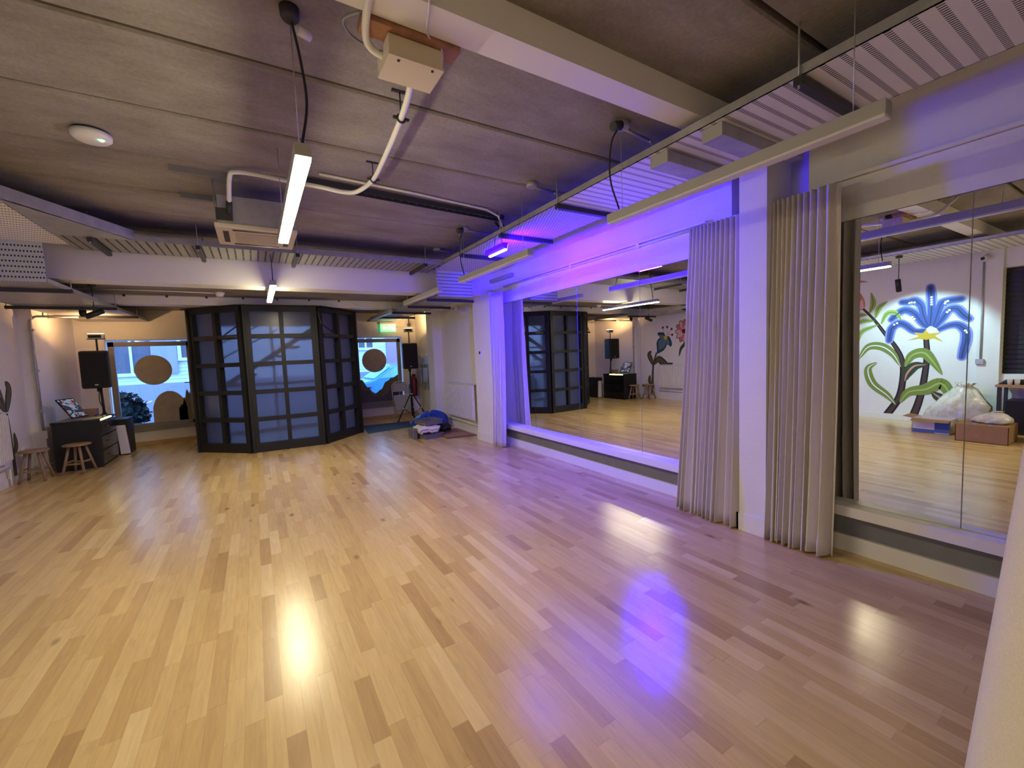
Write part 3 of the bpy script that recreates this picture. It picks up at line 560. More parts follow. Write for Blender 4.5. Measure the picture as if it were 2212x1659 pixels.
paint('stem', stroke(MU['stemB'], 0.035, 0.12), 'p_outline', t, 0.0012); paint('stem', stroke(MU['stemB'], 0.012, 0.06), 'p_brown', t, 0.0022)
for i, s_ in enumerate(MU['leafB']):
    paint('leaf', stroke(s_, 0.02, 0.01, 0.09 if i < 6 else 0.14), 'p_lime' if i < 6 else 'p_green', t, 0.003 + i * 0.0004); paint('leaf_highlight', stroke(s_, 0.004, 0.004, 0.02), 'p_white' if i > 5 else 'p_green', t, 0.0075)
paint('flower', [sm(MU['lily'][0], 4)], 'p_orange', t, 0.008); paint('flower_base', [MU['lily'][1]], 'p_pinkl', t, 0.009)
t = mural((3.55, 0.7), 'low dark painted leaf clump left of the orange lily stem'); paint('leaf', [MU['shrub']], 'p_dkgreen', t, 0.0105)
t = mural((8.3, 0.2), 'small painted blue bell flower with stamens beside the wall radiator')
paint('stem', stroke(MU['stemC'], 0.05, 0.09), 'p_outline', t, 0.001); paint('stem', stroke(MU['stemC'], 0.03, 0.06), 'p_olive', t, 0.002)
for i, s_ in enumerate(MU['leafC']): paint('leaf', stroke(s_, 0.03, 0.02, (0.15, 0.21, 0.11)[i]), 'p_outline', t, 0.003); paint('leaf', stroke(s_, 0.01, 0.005, (0.10, 0.15, 0.07)[i]), 'p_olive', t, 0.004)
bl = sm(MU['bell'] + MU['bell'][:1], 4); cy = sum(p[0] for p in bl) / len(bl); cz = sum(p[1] for p in bl) / len(bl)
paint('flower', [bl], 'p_navy', t, 0.005); paint('flower_sheen', [[(cy + (p[0] - cy) * 0.72, cz + (p[1] - cz) * 0.72) for p in bl]], 'p_steelb', t, 0.006); paint('flower_throat', [MU['bellc']], 'p_yellow', t, 0.007)
for s_ in MU['stamen']: paint('stamen', stroke(s_, 0.012, 0.012), 'p_orange', t, 0.008); paint('stamen_tip', [[(s_[-1][0] + 0.035 * math.cos(a * PI / 5), s_[-1][1] + 0.035 * math.sin(a * PI / 5)) for a in range(10)]], 'p_maroon', t, 0.009)
t = mural((7.35, 1.3), 'painted pink round flower above the wall radiator')
paint('stem', stroke(MU['stemD'], 0.06, 0.02, 0.09) + stroke(MU['stemE'], 0.04, 0.03), 'p_dkgreen', t, 0.001); paint('leaf', [MU['leafD'][0]], 'p_outline', t, 0.002)
cy, cz = 7.33, 1.895
for k in range(11):
    a = k * 2 * PI / 11; pc = (cy + 0.13 * math.cos(a), cz + 0.17 * math.sin(a))
    el = lambda r1, r2: [(pc[0] + r1 * math.cos(q) * math.cos(a) - r2 * math.sin(q) * math.sin(a), pc[1] + r1 * math.cos(q) * math.sin(a) + r2 * math.sin(q) * math.cos(a)) for q in [j * PI / 8 for j in range(16)]]
    pt = paint('petal', [el(0.15, 0.075)], 'p_maroon', t, 0.003 + k * 1e-4); paint('petal_fill', [el(0.13, 0.058)], 'p_pink' if k % 2 else 'p_pinkl', pt, 0.0045 + k * 1e-4)
paint('flower_centre', [[(cy + 0.06 * math.cos(a * PI / 6), cz + 0.06 * math.sin(a * PI / 6)) for a in range(12)]], 'p_maroon', t, 0.0065)

# ================================================================ CEILING SERVICES
def strip_light(y0, y1, x, z, lit, label, hang, far=False):
    t = thing('strip_light', (x, (y0 + y1) / 2, z), label, 'ceiling light', 'linear strip lights hanging from the ceiling')
    w = 0.033
    mb = MB(); mb.box(x - w, x + w, y0, y1, z + 0.012, z + 0.068); mb.build('housing', 'fix', t, bevel=0.003)
    mb = MB(); mb.box(x - w + 0.003, x + w - 0.003, y0 + 0.004, y1 - 0.004, z, z + 0.0118); d = mb.build('diffuser', 'diff_on' if lit else 'diff_off', t)
    if lit: d['label'] = 'glowing white diffuser'
    for yy in (y0 + 0.12, y1 - 0.12):
        zc = 2.6 if yy > 6.62 else (2.47 if yy > 6.3 else (2.76 if yy > 5.5 else 3.0))
        MB().tube([(x, yy, z + 0.068), (x, yy, zc)], 0.0025, 6).build('suspension_wire', 'steel', t)
    if hang:
        mb = MB(); mb.tube(catm(hang, 5), 0.006, 8); mb.build('power_cable', 'black', t)
    return t
strip_light(2.06, 3.57, 0.245, 2.37, True, 'lit strip light nearest the camera, glowing in the upper left middle', [(0.235, 2.09, 2.98), (0.27, 2.13, 2.82), (0.285, 2.15, 2.65), (0.25, 2.14, 2.455)])
strip_light(5.57, 7.08, 0.245, 2.365, True, 'second lit strip light, crossing under the deep white beam', [(0.22, 5.75, 2.98), (0.245, 5.76, 2.8), (0.25, 5.72, 2.6), (0.25, 5.70, 2.45)])
strip_light(-1.46, 0.0, -1.75, 2.37, True, 'added lit strip light, unseen behind the camera, brightening the near floor', None)  # extra lamp put in out of view to brighten the floor by the camera
strip_light(0.70, 2.26, 2.25, 2.385, False, 'unlit grey strip light in front of the square white pillar', [(2.19, 2.08, 2.98), (2.12, 2.10, 2.86), (2.16, 2.16, 2.66), (2.25, 2.17, 2.47)])
strip_light(3.28, 4.83, 2.25, 2.385, False, 'unlit grey strip light below the purple floodlight', [(2.22, 4.6, 2.98), (2.17, 4.62, 2.85), (2.2, 4.7, 2.65), (2.25, 4.72, 2.47)])
strip_light(5.50, 7.10, 2.25, 2.375, False, 'unlit grey strip light beside the purple-lit tray end', None)
strip_light(8.0, 9.5, 2.25, 2.33, False, 'unlit grey strip light farthest away, near the green exit sign', None, True)
# electrical ceiling mounts with conduits into the tray
def mount(x, y, x1, label, box=True):
    t = thing('conduit_drop', (x, y, 3.0), label, 'electrical conduit', 'conduit drops from the ceiling into the cable tray')
    mb = MB(); mb.lathe((x, y, 2.955), [(0.045, 0), (0.05, 0.01), (0.05, 0.045)], 18); 
    mb.build('junction_box', 'galv', t)
    mb = MB(); pts = [(x, y, 2.965), (x1 - 0.12, y + 0.04, 2.965)] + [tuple(p) for p in arc((x1 - 0.12, y + 0.04, 2.865), 0.10, PI / 2, 0, 6, ((1, 0, 0), (0, 0, 1)))] + [(x1 - 0.02, y + 0.04, 2.79)]
    mb.tube(pts, 0.0115, 8); mb.build('conduit', 'galv', t)
    if box: MB().cyl((x - 0.07, y - 0.02, 2.95), (1, 0, 0.3), 0.03, 0.07, 14).build('socket', 'darkmetal', t)
    return t
mount(2.20, 2.08, 2.62, 'conduit drop above the front unlit strip light'); mount(2.21, 3.17, 2.60, 'conduit drop from a lone round box in mid ceiling', False)
mount(2.23, 4.61, 2.70, 'conduit drop above the second unlit strip light'); mount(2.28, 5.63, 2.66, 'conduit drop nearest the deep white beam', False)
t = thing('ceiling_rose', (0.235, 2.09, 3.0), 'dark round ceiling box feeding the nearest lit strip light', 'ceiling rose')
MB().lathe((0.235, 2.09, 2.95), [(0.028, 0), (0.038, 0.012), (0.04, 0.05)], 18).build('body', 'darkmetal', t); MB().cyl((0.29, 2.13, 2.945), (1, 0.4, 0), 0.022, 0.06, 12).build('plug', 'white', t)
# perforated trays
def tray_run(name, label, boxes, lips, m, grp='perforated steel cable trays'):
    c = boxes[0]; t = thing(name, ((c[0] + c[1]) / 2, (c[2] + c[3]) / 2, c[4]), label, 'cable tray', grp)
    for bx_, mm in zip(boxes, m): MB().box(*bx_).build('perforated_sheet', mm, t)
    mb = MB()
    for l in lips: mb.box(*l)
    mb.build('edge_lip', 'galv', t); return t
ZT = 2.76
rt = tray_run('cable_tray', 'wide perforated cable tray running along above the wall mirrors', [(2.32, 2.97, YN, 2.92, ZT, ZT + 0.004), (2.32, 2.97, 2.96, 5.98, ZT, ZT + 0.004), (2.40, 2.97, 5.97, 5.976, 2.385, ZT)], [(2.32, 2.325, YN, 5.98, ZT, ZT + 0.05), (2.966, 2.971, YN, 5.98, ZT, ZT + 0.05)], ['perf_long', 'perf_grid', 'perf_front'])
tray_run('cable_tray', 'lower perforated tray running on to the exit sign corner', [(2.40, 2.97, 5.98, 10.6, 2.385, 2.389)], [(2.395, 2.40, 5.98, 10.6, 2.385, 2.43), (2.97, 2.975, 5.98, 10.6, 2.385, 2.43)], ['galv'])
tray_run('cable_tray', 'perforated tray along the left wall dropping in front of the deep beam', [(-2.62, -1.50, 1.2, 5.98, ZT, ZT + 0.004), (-2.62, -1.69, 5.97, 5.976, 2.375, ZT)], [(-1.505, -1.50, 1.2, 5.2, ZT, ZT + 0.05), (-2.62, -2.615, 1.2, 5.98, ZT, ZT + 0.05)], ['perf_long', 'perf_front'])
tray_run('cable_tray', 'lower tray along the left wall above the window corner speaker', [(-2.62, -1.69, 5.98, 10.6, 2.375, 2.379)], [(-1.69, -1.685, 5.98, 10.6, 2.375, 2.42), (-2.625, -2.62, 5.98, 10.6, 2.375, 2.42)], ['galv'])
ct = tray_run('cable_tray', 'cross tray of slatted steel in front of the deep white beam', [(-1.50, 2.34, 5.58, 6.18, ZT, ZT + 0.004)], [(-1.50, 2.34, 5.575, 5.58, ZT - 0.002, ZT + 0.05), (-1.50, 2.34, 6.18, 6.185, ZT - 0.002, ZT + 0.05)], ['perf_cross'])
mb = MB(); mb.prism([(-1.505, 4.6, ZT), (-0.95, 5.58, ZT), (-1.505, 5.58, ZT)], (0, 0, 0.005)); mb.build('corner_gusset', 'galv', ct)
mb = MB(); mb.prism([(-1.52, 4.55, ZT + 0.01), (-1.50, 4.55, ZT + 0.01), (-0.93, 5.575, ZT + 0.01), (-0.95, 5.585, ZT + 0.01)], (0, 0, 0.09)); mb.build('corner_side', 'galv', ct)
def bracket(x0, x1, y, z, zc, label, m='darkmetal', ydir=False):
    t = thing('tray_bracket', ((x0 + x1) / 2, y, z), label, 'bracket', 'strut brackets under the cable trays')
    mb = MB()
    if not ydir: mb.box(x0, x1, y - 0.02, y + 0.02, z - 0.045, z - 0.005)
    else: mb.box(x0 - 0.02, x0 + 0.02, y, y + x1, z - 0.045, z - 0.005)
    mb.build('strut', m, t)
    for p in (((x0 + 0.01, y), (x1 - 0.01, y)) if not ydir else ((x0, y + 0.01), (x0, y + x1 - 0.01))): MB().tube([(p[0], p[1], z - 0.06), (p[0], p[1], zc)], 0.005, 6).build('threaded_rod', 'galv', t)
    return t
for y, w in ((1.06, 'nearest the camera, behind the long unlit strip light'), (2.94, 'second along the mirror wall'), (3.92, 'with the purple floodlight hanging from it'), (4.9, 'just past the purple floodlight')):
    bracket(2.30, 2.99, y, ZT, 3.0, 'strut bracket under the mirror-side tray, ' + w)
for y, w in ((6.25, 'under the deep beam'), (7.2, 'after the deep beam'), (8.2, 'level with the partition'), (9.2, 'beside the exit sign')):
    bracket(2.33, 3.12, y, 2.385, 2.5 if y < 6.6 else 2.6, 'strut bracket under the far right tray, ' + w)
for y, w in ((6.4, 'under the deep beam'), (8.1, 'middle of the run'), (9.4, 'nearest the windows')):
    bracket(-2.70, -1.62, y, 2.375, 2.5 if y < 6.6 else 2.6, 'strut bracket under the far left tray, ' + w)
for x, w in ((-1.25, 'left of the air conditioner'), (-0.42, 'at its left end'), (0.52, 'right of the air conditioner'), (2.08, 'at the right tray corner')):
    bracket(x, 0.66, 5.55, ZT, 3.0, 'strut bracket under the cross tray, ' + w, ydir=True)
# cable bundles lying on the trays
def bundle(pts, label, n=5, r=0.012, seed=1):
    rr = random.Random(seed); t = thing('cable_bundle', pts[0], label, 'cables'); 
    for k in range(n):
        ox, oz = rr.uniform(-0.05, 0.05), rr.uniform(0, 0.03); MB().tube(catm([(p[0] + ox + rr.uniform(-.01, .01), p[1] + ox * 0.3, p[2] + oz) for p in pts], 4), r, 6).build('cable', 'rubber', t)
bundle([(-2.2, 6.05, 2.87), (-1.2, 6.08, 2.87), (0, 6.07, 2.87), (1.2, 6.08, 2.87), (2.3, 6.05, 2.87)], 'black cables lying on the cross tray', 6, 0.016, 3)
bundle([(2.4, 4.12, 2.93), (2.5, 4.2, 2.86), (2.62, 4.7, 2.80), (2.6, 5.8, 2.80)], 'black cables curving from the ceiling ladder onto the mirror-side tray', 3, 0.012, 4)
# ceiling cable ladder and rails by the air conditioner
t = thing('cable_ladder', (1.5, 3.95, 2.95), 'thin dark cable ladder fixed across the ceiling right of the air conditioner', 'cable ladder')
mb = MB()
for o in (-0.04, 0.04): mb.bar((0.36, 3.88 + o, 2.965), (2.42, 4.06 + o, 2.965), 0.012, 0.04)
for k in range(26): x = 0.4 + k * 0.08; yy = 3.88 + (x - 0.36) * 0.0874; mb.bar((x, yy - 0.04, 2.965), (x, yy + 0.04, 2.965), 0.02, 0.012)
mb.build('ladder_frame', 'darkmetal', t)
MB().tube([(0.36, 3.86, 2.975), (1.2, 3.93, 2.97), (2.42, 4.05, 2.975)], 0.012, 6).build('cable', 'rubber', t)
t = thing('white_conduit_run', (1.2, 3.75, 2.98), 'thin white conduit clipped to the ceiling beside the cable ladder', 'conduit')
MB().tube([(0.55, 3.74, 2.985), (1.4, 3.82, 2.985), (2.15, 3.92, 2.985), (2.3, 3.93, 2.94), (2.36, 3.94, 2.82)], 0.011, 8).build('pipe', 'white', t)
# air conditioner
ac = thing('air_conditioner', (0.1, 4.45, 2.6), 'beige ceiling cassette air conditioner behind the nearest lit strip light', 'air conditioner')
A0, A1, B0, B1, AZ = -0.195, 0.40, 4.14, 4.74, 2.60
mb = MB(); mb.box(A0, A1, B0, B1, AZ, AZ + 0.035); mb.build('fascia', 'beige', ac, bevel=0.008)
mb = MB(); mb.box(A0 + 0.14, A1 - 0.14, B0 + 0.14, B1 - 0.14, AZ - 0.006, AZ); mb.build('intake_grille', mat('grille_tan', (0.42, 0.36, 0.27), 0.6), ac)
for q in ((A0 + 0.12, A1 - 0.12, B0 + 0.05, B0 + 0.09), (A0 + 0.12, A1 - 0.12, B1 - 0.09, B1 - 0.05), (A0 + 0.05, A0 + 0.09, B0 + 0.12, B1 - 0.12), (A1 - 0.09, A1 - 0.05, B0 + 0.12, B1 - 0.12)):
    MB().box(q[0], q[1], q[2], q[3], AZ - 0.003, AZ + 0.001).build('air_slot', 'darkmetal', ac)
MB().box(A0 + 0.03, A1 - 0.03, B0 + 0.03, B1 - 0.03, AZ + 0.035, 2.86).build('body', 'galv', ac)
for x in (A0 + 0.01, A1 - 0.01):
    for y in (B0 + 0.1, B1 - 0.1): MB().tube([(x, y, 2.635), (x, y, 3.0)], 0.005, 6).build('threaded_rod', 'galv', ac)
mb = MB(); mb.box(A0 + 0.02, A0 + 0.13, B0 - 0.03, B0 + 0.03, 2.66, 2.74); mb.build('drain_pump', 'darkmetal', ac)
for y, w in ((4.08, 'nearer of the two'), (4.68, 'farther of the two')):
    tag(MB().box(-0.44, 0.0, y - 0.02, y + 0.02, 2.955, 3.0).build('ceiling_rail', 'greymetal'), 'short metal rail on the ceiling left of the air conditioner, ' + w, 'rail', 'rails beside the air conditioner')
# white drain pipe
dp = thing('drain_pipe', (0.82, 2.43, 2.85), 'white plastic pipe curving from the beige box to the air conditioner', 'pipe')
MB().tube(catm([(0.70, 1.90, 2.80), (0.76, 2.12, 2.83), (0.81, 2.43, 2.85), (0.86, 2.95, 2.868), (0.88, 3.38, 2.87), (0.80, 3.56, 2.83), (0.70, 3.60, 2.82), (0.52, 3.62, 2.84), (0.33, 3.82, 2.92), (0.14, 3.87, 2.95), (-0.02, 3.90, 2.955), (-0.06, 3.95, 2.93), (-0.08, 4.08, 2.78)], 6), 0.0165, 12).build('pipe', 'white', dp)
MB().tube([(-0.08, 4.08, 2.79), (-0.085, 4.12, 2.70)], 0.022, 12).build('coupling', 'darkmetal', dp)
for x, y, z in ((0.81, 2.43, 2.85), (0.88, 3.38, 2.87)):
    mb = MB(); mb.tube(arc((x, y, z), 0.022, 0, 2 * PI, 16, ((1, 0, 0), (0, 0, 1))), 0.006, 6); mb.box(x - 0.045, x - 0.018, y - 0.008, y + 0.008, z - 0.006, z + 0.006); mb.box(x + 0.018, x + 0.045, y - 0.008, y + 0.008, z - 0.006, z + 0.006); cl = mb.build('clamp', 'darkmetal', dp)
    mb = MB(); mb.tube([(x, y, z + 0.02), (x, y, 2.995)], 0.004, 6); mb.box(x - 0.045, x + 0.045, y - 0.01, y + 0.01, 2.992, 3.0); mb.build('rod', 'darkmetal', cl)
# beige box under the timber on the near beam
bb = thing('electrical_box', (0.69, 1.89, 2.75), 'beige metal box hanging from timber under the near white beam', 'electrical box')
MB().box(0.565, 0.805, 1.80, 1.975, 2.75, 2.835).build('body', 'beige', bb, bevel=0.004)
MB().box(0.563, 0.807, 1.798, 1.977, 2.748, 2.757).build('cover', 'beige', bb)
for x in (0.61, 0.76): MB().cyl((x, 1.82, 2.747), (0, 0, 1), 0.006, 0.006, 10).build('screw', 'darkmetal', bb)
tb = tag(MB().box(0.46, 0.88, 1.775, 1.87, 2.838, 2.872).build('timber_batten', 'plywood'), 'rough timber batten fixed beside the near white beam', 'timber')
t = thing('conduit', (0.46, 1.7, 2.84), 'white conduit coming down beside the beige box', 'conduit')
MB().tube(catm([(0.44, 1.45, 2.985), (0.455, 1.60, 2.85), (0.465, 1.72, 2.835), (0.49, 1.86, 2.832), (0.52, 1.90, 2.815), (0.575, 1.905, 2.80)], 4), 0.0155, 10).build('pipe', 'white', t)
MB().tube(catm([(0.46, 1.78, 2.86), (0.40, 1.84, 2.85), (0.44, 1.90, 2.84), (0.52, 1.92, 2.83), (0.57, 1.88, 2.80)], 5), 0.006, 8).build('cable', 'greymetal', t)
tag(MB().tube(catm([(0.62, 1.50, 2.99), (0.67, 1.60, 2.856), (0.72, 1.76, 2.852), (0.80, 1.80, 2.84), (0.82, 1.86, 2.79), (0.80, 1.89, 2.76)], 5), 0.004, 6).build('thin_cable', 'white'), 'thin white wire over the near beam to the beige box', 'cable')
# emergency light with green indicator
t = thing('ceiling_detector', (-0.80, 3.80, 3.0), 'round white ceiling detector with a green indicator light', 'detector')
x, y = -0.775, 3.72
MB().lathe((x, y, 2.945), [(0.02, -0.004), (0.082, 0.0), (0.098, 0.014), (0.10, 0.04)], 36).build('body', 'white', t); MB().lathe((x, y, 2.983), [(0.09, 0), (0.09, 0.017)], 30).build('base', 'darkmetal', t)
MB().cyl((x + 0.052, y - 0.03, 2.943), (0, 0, 1), 0.011, 0.008, 12).build('indicator', 'glow_green', t)
t = thing('smoke_detector', (-0.38, 7.9, 2.6), 'small white smoke detector on the lower ceiling left of the second lit strip', 'detector')
MB().lathe((-0.38, 7.9, 2.535), [(0.03, 0), (0.045, 0.006), (0.05, 0.03), (0.06, 0.036), (0.065, 0.065)], 24).build('body', 'white', t)
tag(MB().tube([(-2.0, 7.86, 2.59), (-1.0, 7.88, 2.592), (-0.45, 7.9, 2.588)], 0.008, 6).build('ceiling_cable', 'white'), 'white cable clipped along the lower ceiling to the smoke detector', 'cable')
mb = MB(); mb.tube([(-2.0, 8.415, 2.585), (-1.4, 8.412, 2.588), (0, 8.412, 2.588), (1.55, 8.412, 2.588), (1.75, 8.41, 2.52)], 0.006, 6)
o = tag(mb.build('beam_cable', 'white'), 'thin white cable along the top of the shallow beam', 'cable')
for k in range(7): MB().box(-1.6 + k * 0.5, -1.57 + k * 0.5, 8.395, 8.42, 2.57, 2.60).build('clip', 'darkmetal', o)
# two grey duct boxes under the mirror-side tray
for y0, y1, w in ((1.47, 1.60, 'nearer'), (1.84, 1.98, 'farther')):
    t = thing('tray_box', (2.65, (y0 + y1) / 2, 2.70), 'pale flat metal box under the mirror-side tray, %s of the pair' % w, 'junction box', 'flat boxes under the mirror-side tray')
    MB().box(2.36, 2.95, y0, y1, 2.685, 2.757).build('body', 'galv', t, bevel=0.003)
    MB().box(2.35, 2.36, y0 + 0.002, y1 - 0.002, 2.683, 2.757).build('end_plate', 'fix', t)
# purple floodlight
pf = thing('floodlight', (2.33, 3.96, 2.55), 'purple glowing floodlight hanging under the mirror-side tray', 'floodlight')
fc, fl, fn, fu = Vector((2.31, 4.0, 2.60)), Vector((0, 1, 0)), Vector((0.97, 0, -0.22)), Vector((0.22, 0, 0.97))
def fbox(mb, l, n0, n1, h0, h1, tp=1.0): mb.quadbox([fc + fl * a * l + fn * n + fu * hh * (tp if n == n0 else 1) for a, n, hh in ((-1, n0, h0), (-1, n1, h0), (1, n1, h0), (1, n0, h0), (-1, n0, h1), (-1, n1, h1), (1, n1, h1), (1, n0, h1))])
mb = MB(); fbox(mb, 0.20, -0.05, 0.012, -0.022, 0.045, 0.6); mb.build('housing', 'purplerim', pf, bevel=0.006)
mb = MB(); fbox(mb, 0.18, -0.004, 0.022, -0.034, 0.034); mb.build('lens', 'purplelens', pf)
for x, y in ((2.30, 3.88), (2.33, 4.08)): MB().tube([(x, y, 2.63), (x, y, 2.76)], 0.004, 6).build('hanger', 'darkmetal', pf)
# dark batten under the tray by the far mirror
tag(MB().bar((3.05, 4.9, 2.53), (3.05, 5.5, 2.53), 0.05, 0.05).build('tube_light', 'greymetal'), 'short grey tube beside the second unlit strip light, over the far mirror', 'tube light').location.z = 0.02
# curtain track / conduit over mirrors
t = thing('wall_conduit', (3.5, 4, 2.54), 'pale conduit running along the wall above the mirrors', 'conduit')
MB().tube([(3.50, 2.35, 2.555), (3.50, 3.3, 2.555), (3.50, 4.3, 2.556), (3.50, 5.9, 2.555)], 0.011, 8).build('pipe', 'white', t)
MB().box(3.488, 3.52, 3.10, 3.14, 2.535, 2.575).build('clip', 'white', t); MB().box(3.488, 3.52, 4.20, 4.24, 2.535, 2.575).build('clip', 'white', t)
tag(MB().tube([(3.50, -1.0, 2.64), (3.50, 1.4, 2.64)], 0.006, 6).build('wall_cable', 'white'), 'thin wire on the wall above the nearest mirrors', 'cable') if False else None

# ================================================================ CURTAINS
def curtain(y0t, y1t, y0b, y1b, x, ztop, folds, label, seed, flare=0.0, flatside=0, amp=0.044, name='curtain', zbot=0.012, dirx=None, gx=1.0):
    rr = random.Random(seed); n = folds * 14; rows = 26; mb = MB(); bm = mb.bm; ph = [rr.uniform(-0.5, 0.5) for _ in range(folds + 1)]; am = [rr.uniform(0.7, 1.3) for _ in range(folds + 1)]
    wsh = [rr.uniform(-0.03, 0.03) for _ in range(folds + 1)]
    G = []
    for j in range(rows + 1):
        v = j / rows; z = ztop + (zbot - ztop) * v; row = []
        for i in range(n + 1):
            u = i / n; f = (u ** gx) * folds; k = min(int(f), folds - 1); fr = f - k; w = fr * fr * (3 - 2 * fr)
            pha = ph[k] * (1 - w) + ph[k + 1] * w; a = (am[k] * (1 - w) + am[k + 1] * w)
            sw = (wsh[k] * (1 - w) + wsh[k + 1] * w) * v
            s = math.sin(2 * PI * f + pha * (0.3 + v * 1.2)); s = math.copysign(abs(s) ** 0.9, s)
            A = amp * (0.45 + 0.55 * min(1, v * 3)) * (1 + (a - 1) * v) * (1 + 0.35 * v)
            y = (y0t + (y1t - y0t) * u) * (1 - v) + (y0b + (y1b - y0b) * u) * v + sw + 0.010 * v * math.sin(4 * PI * f + pha)
            xx = x + A * s - flare * v * v
            row.append(bm.verts.new((xx, y, z + (0.006 * math.sin(f * 5) if j == rows else 0))))
        G.append(row)
    for j in range(rows):
        for i in range(n): f = bm.faces.new((G[j][i], G[j + 1][i], G[j + 1][i + 1], G[j][i + 1])); f.smooth = True
    return tag(mb.build(name, 'fabric', solid=0.004), label, 'curtain', 'beige pleated curtains along the mirror wall')
curtain(1.93, 2.40, 1.90, 2.46, 3.36, 2.52, 12, 'tall beige pleated curtain left of the square white pillar', 11, gx=1.2, flare=0.10)
curtain(1.28, 1.70, 1.26, 1.695, 3.355, 2.53, 10, 'tall beige pleated curtain right of the square white pillar', 23, gx=1.4, flare=0.09)
curtain(5.68, 6.0, 5.70, 6.0, 3.33, 2.46, 8, 'farthest tall curtain, washed violet at its edge by the floodlight', 31, amp=0.035, flare=0.06)
# curtain hanging very near the camera on the right
mb = MB(); G = []
def edge(z): return 0.30 - 0.083 * z
for j in range(31):
    z = 0.01 + (2.5 - 0.01) * j / 30; row = []
    for i in range(61):
        u = i / 60; sp = 1 - 0.25 * (z / 2.5)
        # a broad round fold first, then ordinary pleats towards the room behind the camera
        if u < 0.35: a = u / 0.35; xx = 1.43 + 0.16 * sp * math.sin(PI * a) * 1.0 - 0.16 * 0 ; yy = edge(z) - 0.16 * sp * (1 - math.cos(PI * a)) / 2 * 1.6; xx = 1.46 - 0.13 * sp * math.sin(PI * a)
        else: a = (u - 0.35) / 0.65; xx = 1.46 + 0.06 * sp * math.sin(a * 5 * 2 * PI); yy = edge(z) - 0.256 * sp - a * 0.55
        row.append(mb.bm.verts.new((xx, yy, z)))
    G.append(row)
for j in range(30):
    for i in range(60): f = mb.bm.faces.new((G[j][i], G[j + 1][i], G[j + 1][i + 1], G[j][i + 1])); f.smooth = True
tag(mb.build('curtain', 'fabric', solid=0.004), 'pale curtain edge very close to the camera at the lower right', 'curtain')

# ================================================================ RADIATORS
def radiator(x, face, y0, y1, z0, z1, label):
    s = face; t = thing('radiator', (x, (y0 + y1) / 2, z0), label, 'radiator', 'white panel radiators')
    mb = MB(); n = int((y1 - y0) / 0.05); mb.box(x, x + s * 0.03, y0, y1, z0, z1)
    for k in range(n):
        a = y0 + 0.012 + k * (y1 - y0 - 0.02) / n; mb.box(x + s * 0.03, x + s * 0.055, a, a + 0.026, z0 + 0.03, z1 - 0.03)
    mb.build('panel', 'trimw', t)
    MB().box(x - s * 0.05, x + s * 0.058, y0 - 0.004, y1 + 0.004, z1, z1 + 0.012).build('top_grille', 'white', t)
    mb = MB(); mb.tube([(x - s * 0.02, y0 - 0.05, z0 - 0.09), (x - s * 0.02, y1 + 0.05, z0 - 0.09)], 0.011, 8); mb.tube([(x - s * 0.02, y1 + 0.05, z0 - 0.09), (x - s * 0.02, y1 + 0.05, 0.01)], 0.011, 8); mb.tube([(x - s * 0.02, y0 + 0.06, z0 - 0.09), (x - s * 0.02, y0 + 0.06, z0)], 0.011, 8); mb.build('pipe', 'trimw', t)
    MB().box(x - s * 0.058, x, y0 + 0.1, y0 + 0.16, z0 + 0.1, z1 - 0.1).build('wall_bracket', 'white', t); MB().box(x - s * 0.058, x, y1 - 0.16, y1 - 0.1, z0 + 0.1, z1 - 0.1).build('wall_bracket', 'white', t)
radiator(-2.84, 1, 7.0, 8.1, 0.34, 0.98, 'white panel radiator on the left wall under the pink flower mural')
radiator(3.44, -1, 7.02, 8.30, 0.26, 0.93, 'white panel radiator on the right wall behind the cardboard')
# thermostat
t = thing('thermostat', (3.28, 6.40, 1.5), 'small white thermostat with a dark screen on the far pillar', 'thermostat'); MB().box(3.268, 3.285, 6.36, 6.44, 1.42, 1.56).build('body', 'white', t, bevel=0.003); MB().box(3.265, 3.268, 6.375, 6.425, 1.50, 1.545).build('screen', 'black', t)
# wall sensor high up by far pillar
t = thing('alarm_sensor', (3.45, 7.75, 2.43), 'small white motion sensor high on the wall above the right radiator', 'sensor'); MB().box(3.42, 3.50, 7.70, 7.79, 2.38, 2.46).build('body', 'white', t, bevel=0.01); MB().box(3.415, 3.42, 7.715, 7.775, 2.39, 2.42).build('lens', 'greyplastic', t)

# ================================================================ LEFT CORNER: desk, laptop, stools, speaker
d = thing('desk', (-2.4, 9.1, 0), 'black corner desk with drawers standing under the tilted laptop', 'desk')
dx0, dx1, dy0, dy1, dz = -2.62, -2.08, 8.74, 9.62, 0.74
MB().box(dx0, dx1, dy0, dy1, dz - 0.03, dz).build('desktop', 'blackgloss', d, bevel=0.003)
MB().box(dx0 + 0.01, dx1 - 0.01, dy0 + 0.01, dy0 + 0.03, 0, dz - 0.03).build('end_panel', 'black', d)
MB().box(dx0 + 0.01, dx0 + 0.03, dy0 + 0.03, dy1 - 0.02, 0, dz - 0.03).build('back_panel', 'black', d)
MB().box(dx0 + 0.03, dx1 - 0.03, dy0 + 0.03, dy1 - 0.01, 0.0, dz - 0.03).build('drawer_carcass', 'black', d)
for k in range(3):
    dr = MB().box(dx1 - 0.03, dx1 - 0.008, dy0 + 0.04, dy1 - 0.03, 0.04 + k * 0.222, 0.245 + k * 0.222).build('drawer', 'blackgloss', d, bevel=0.002)
    MB().box(dx1 - 0.008, dx1 + 0.008, 9.05, 9.15, 0.14 + k * 0.222, 0.155 + k * 0.222).build('handle', 'darkmetal', dr)
e = MB().box(dx1 - 0.002, dx1 + 0.008, dy0 + 0.04, dy1 - 0.30, dz - 0.022, dz + 0.003).build('edge_strip', 'glow_yellow', d); e['label'] = 'glowing yellow strip on the desk edge'  # emissive yellow strip along the room-side edge of the desktop
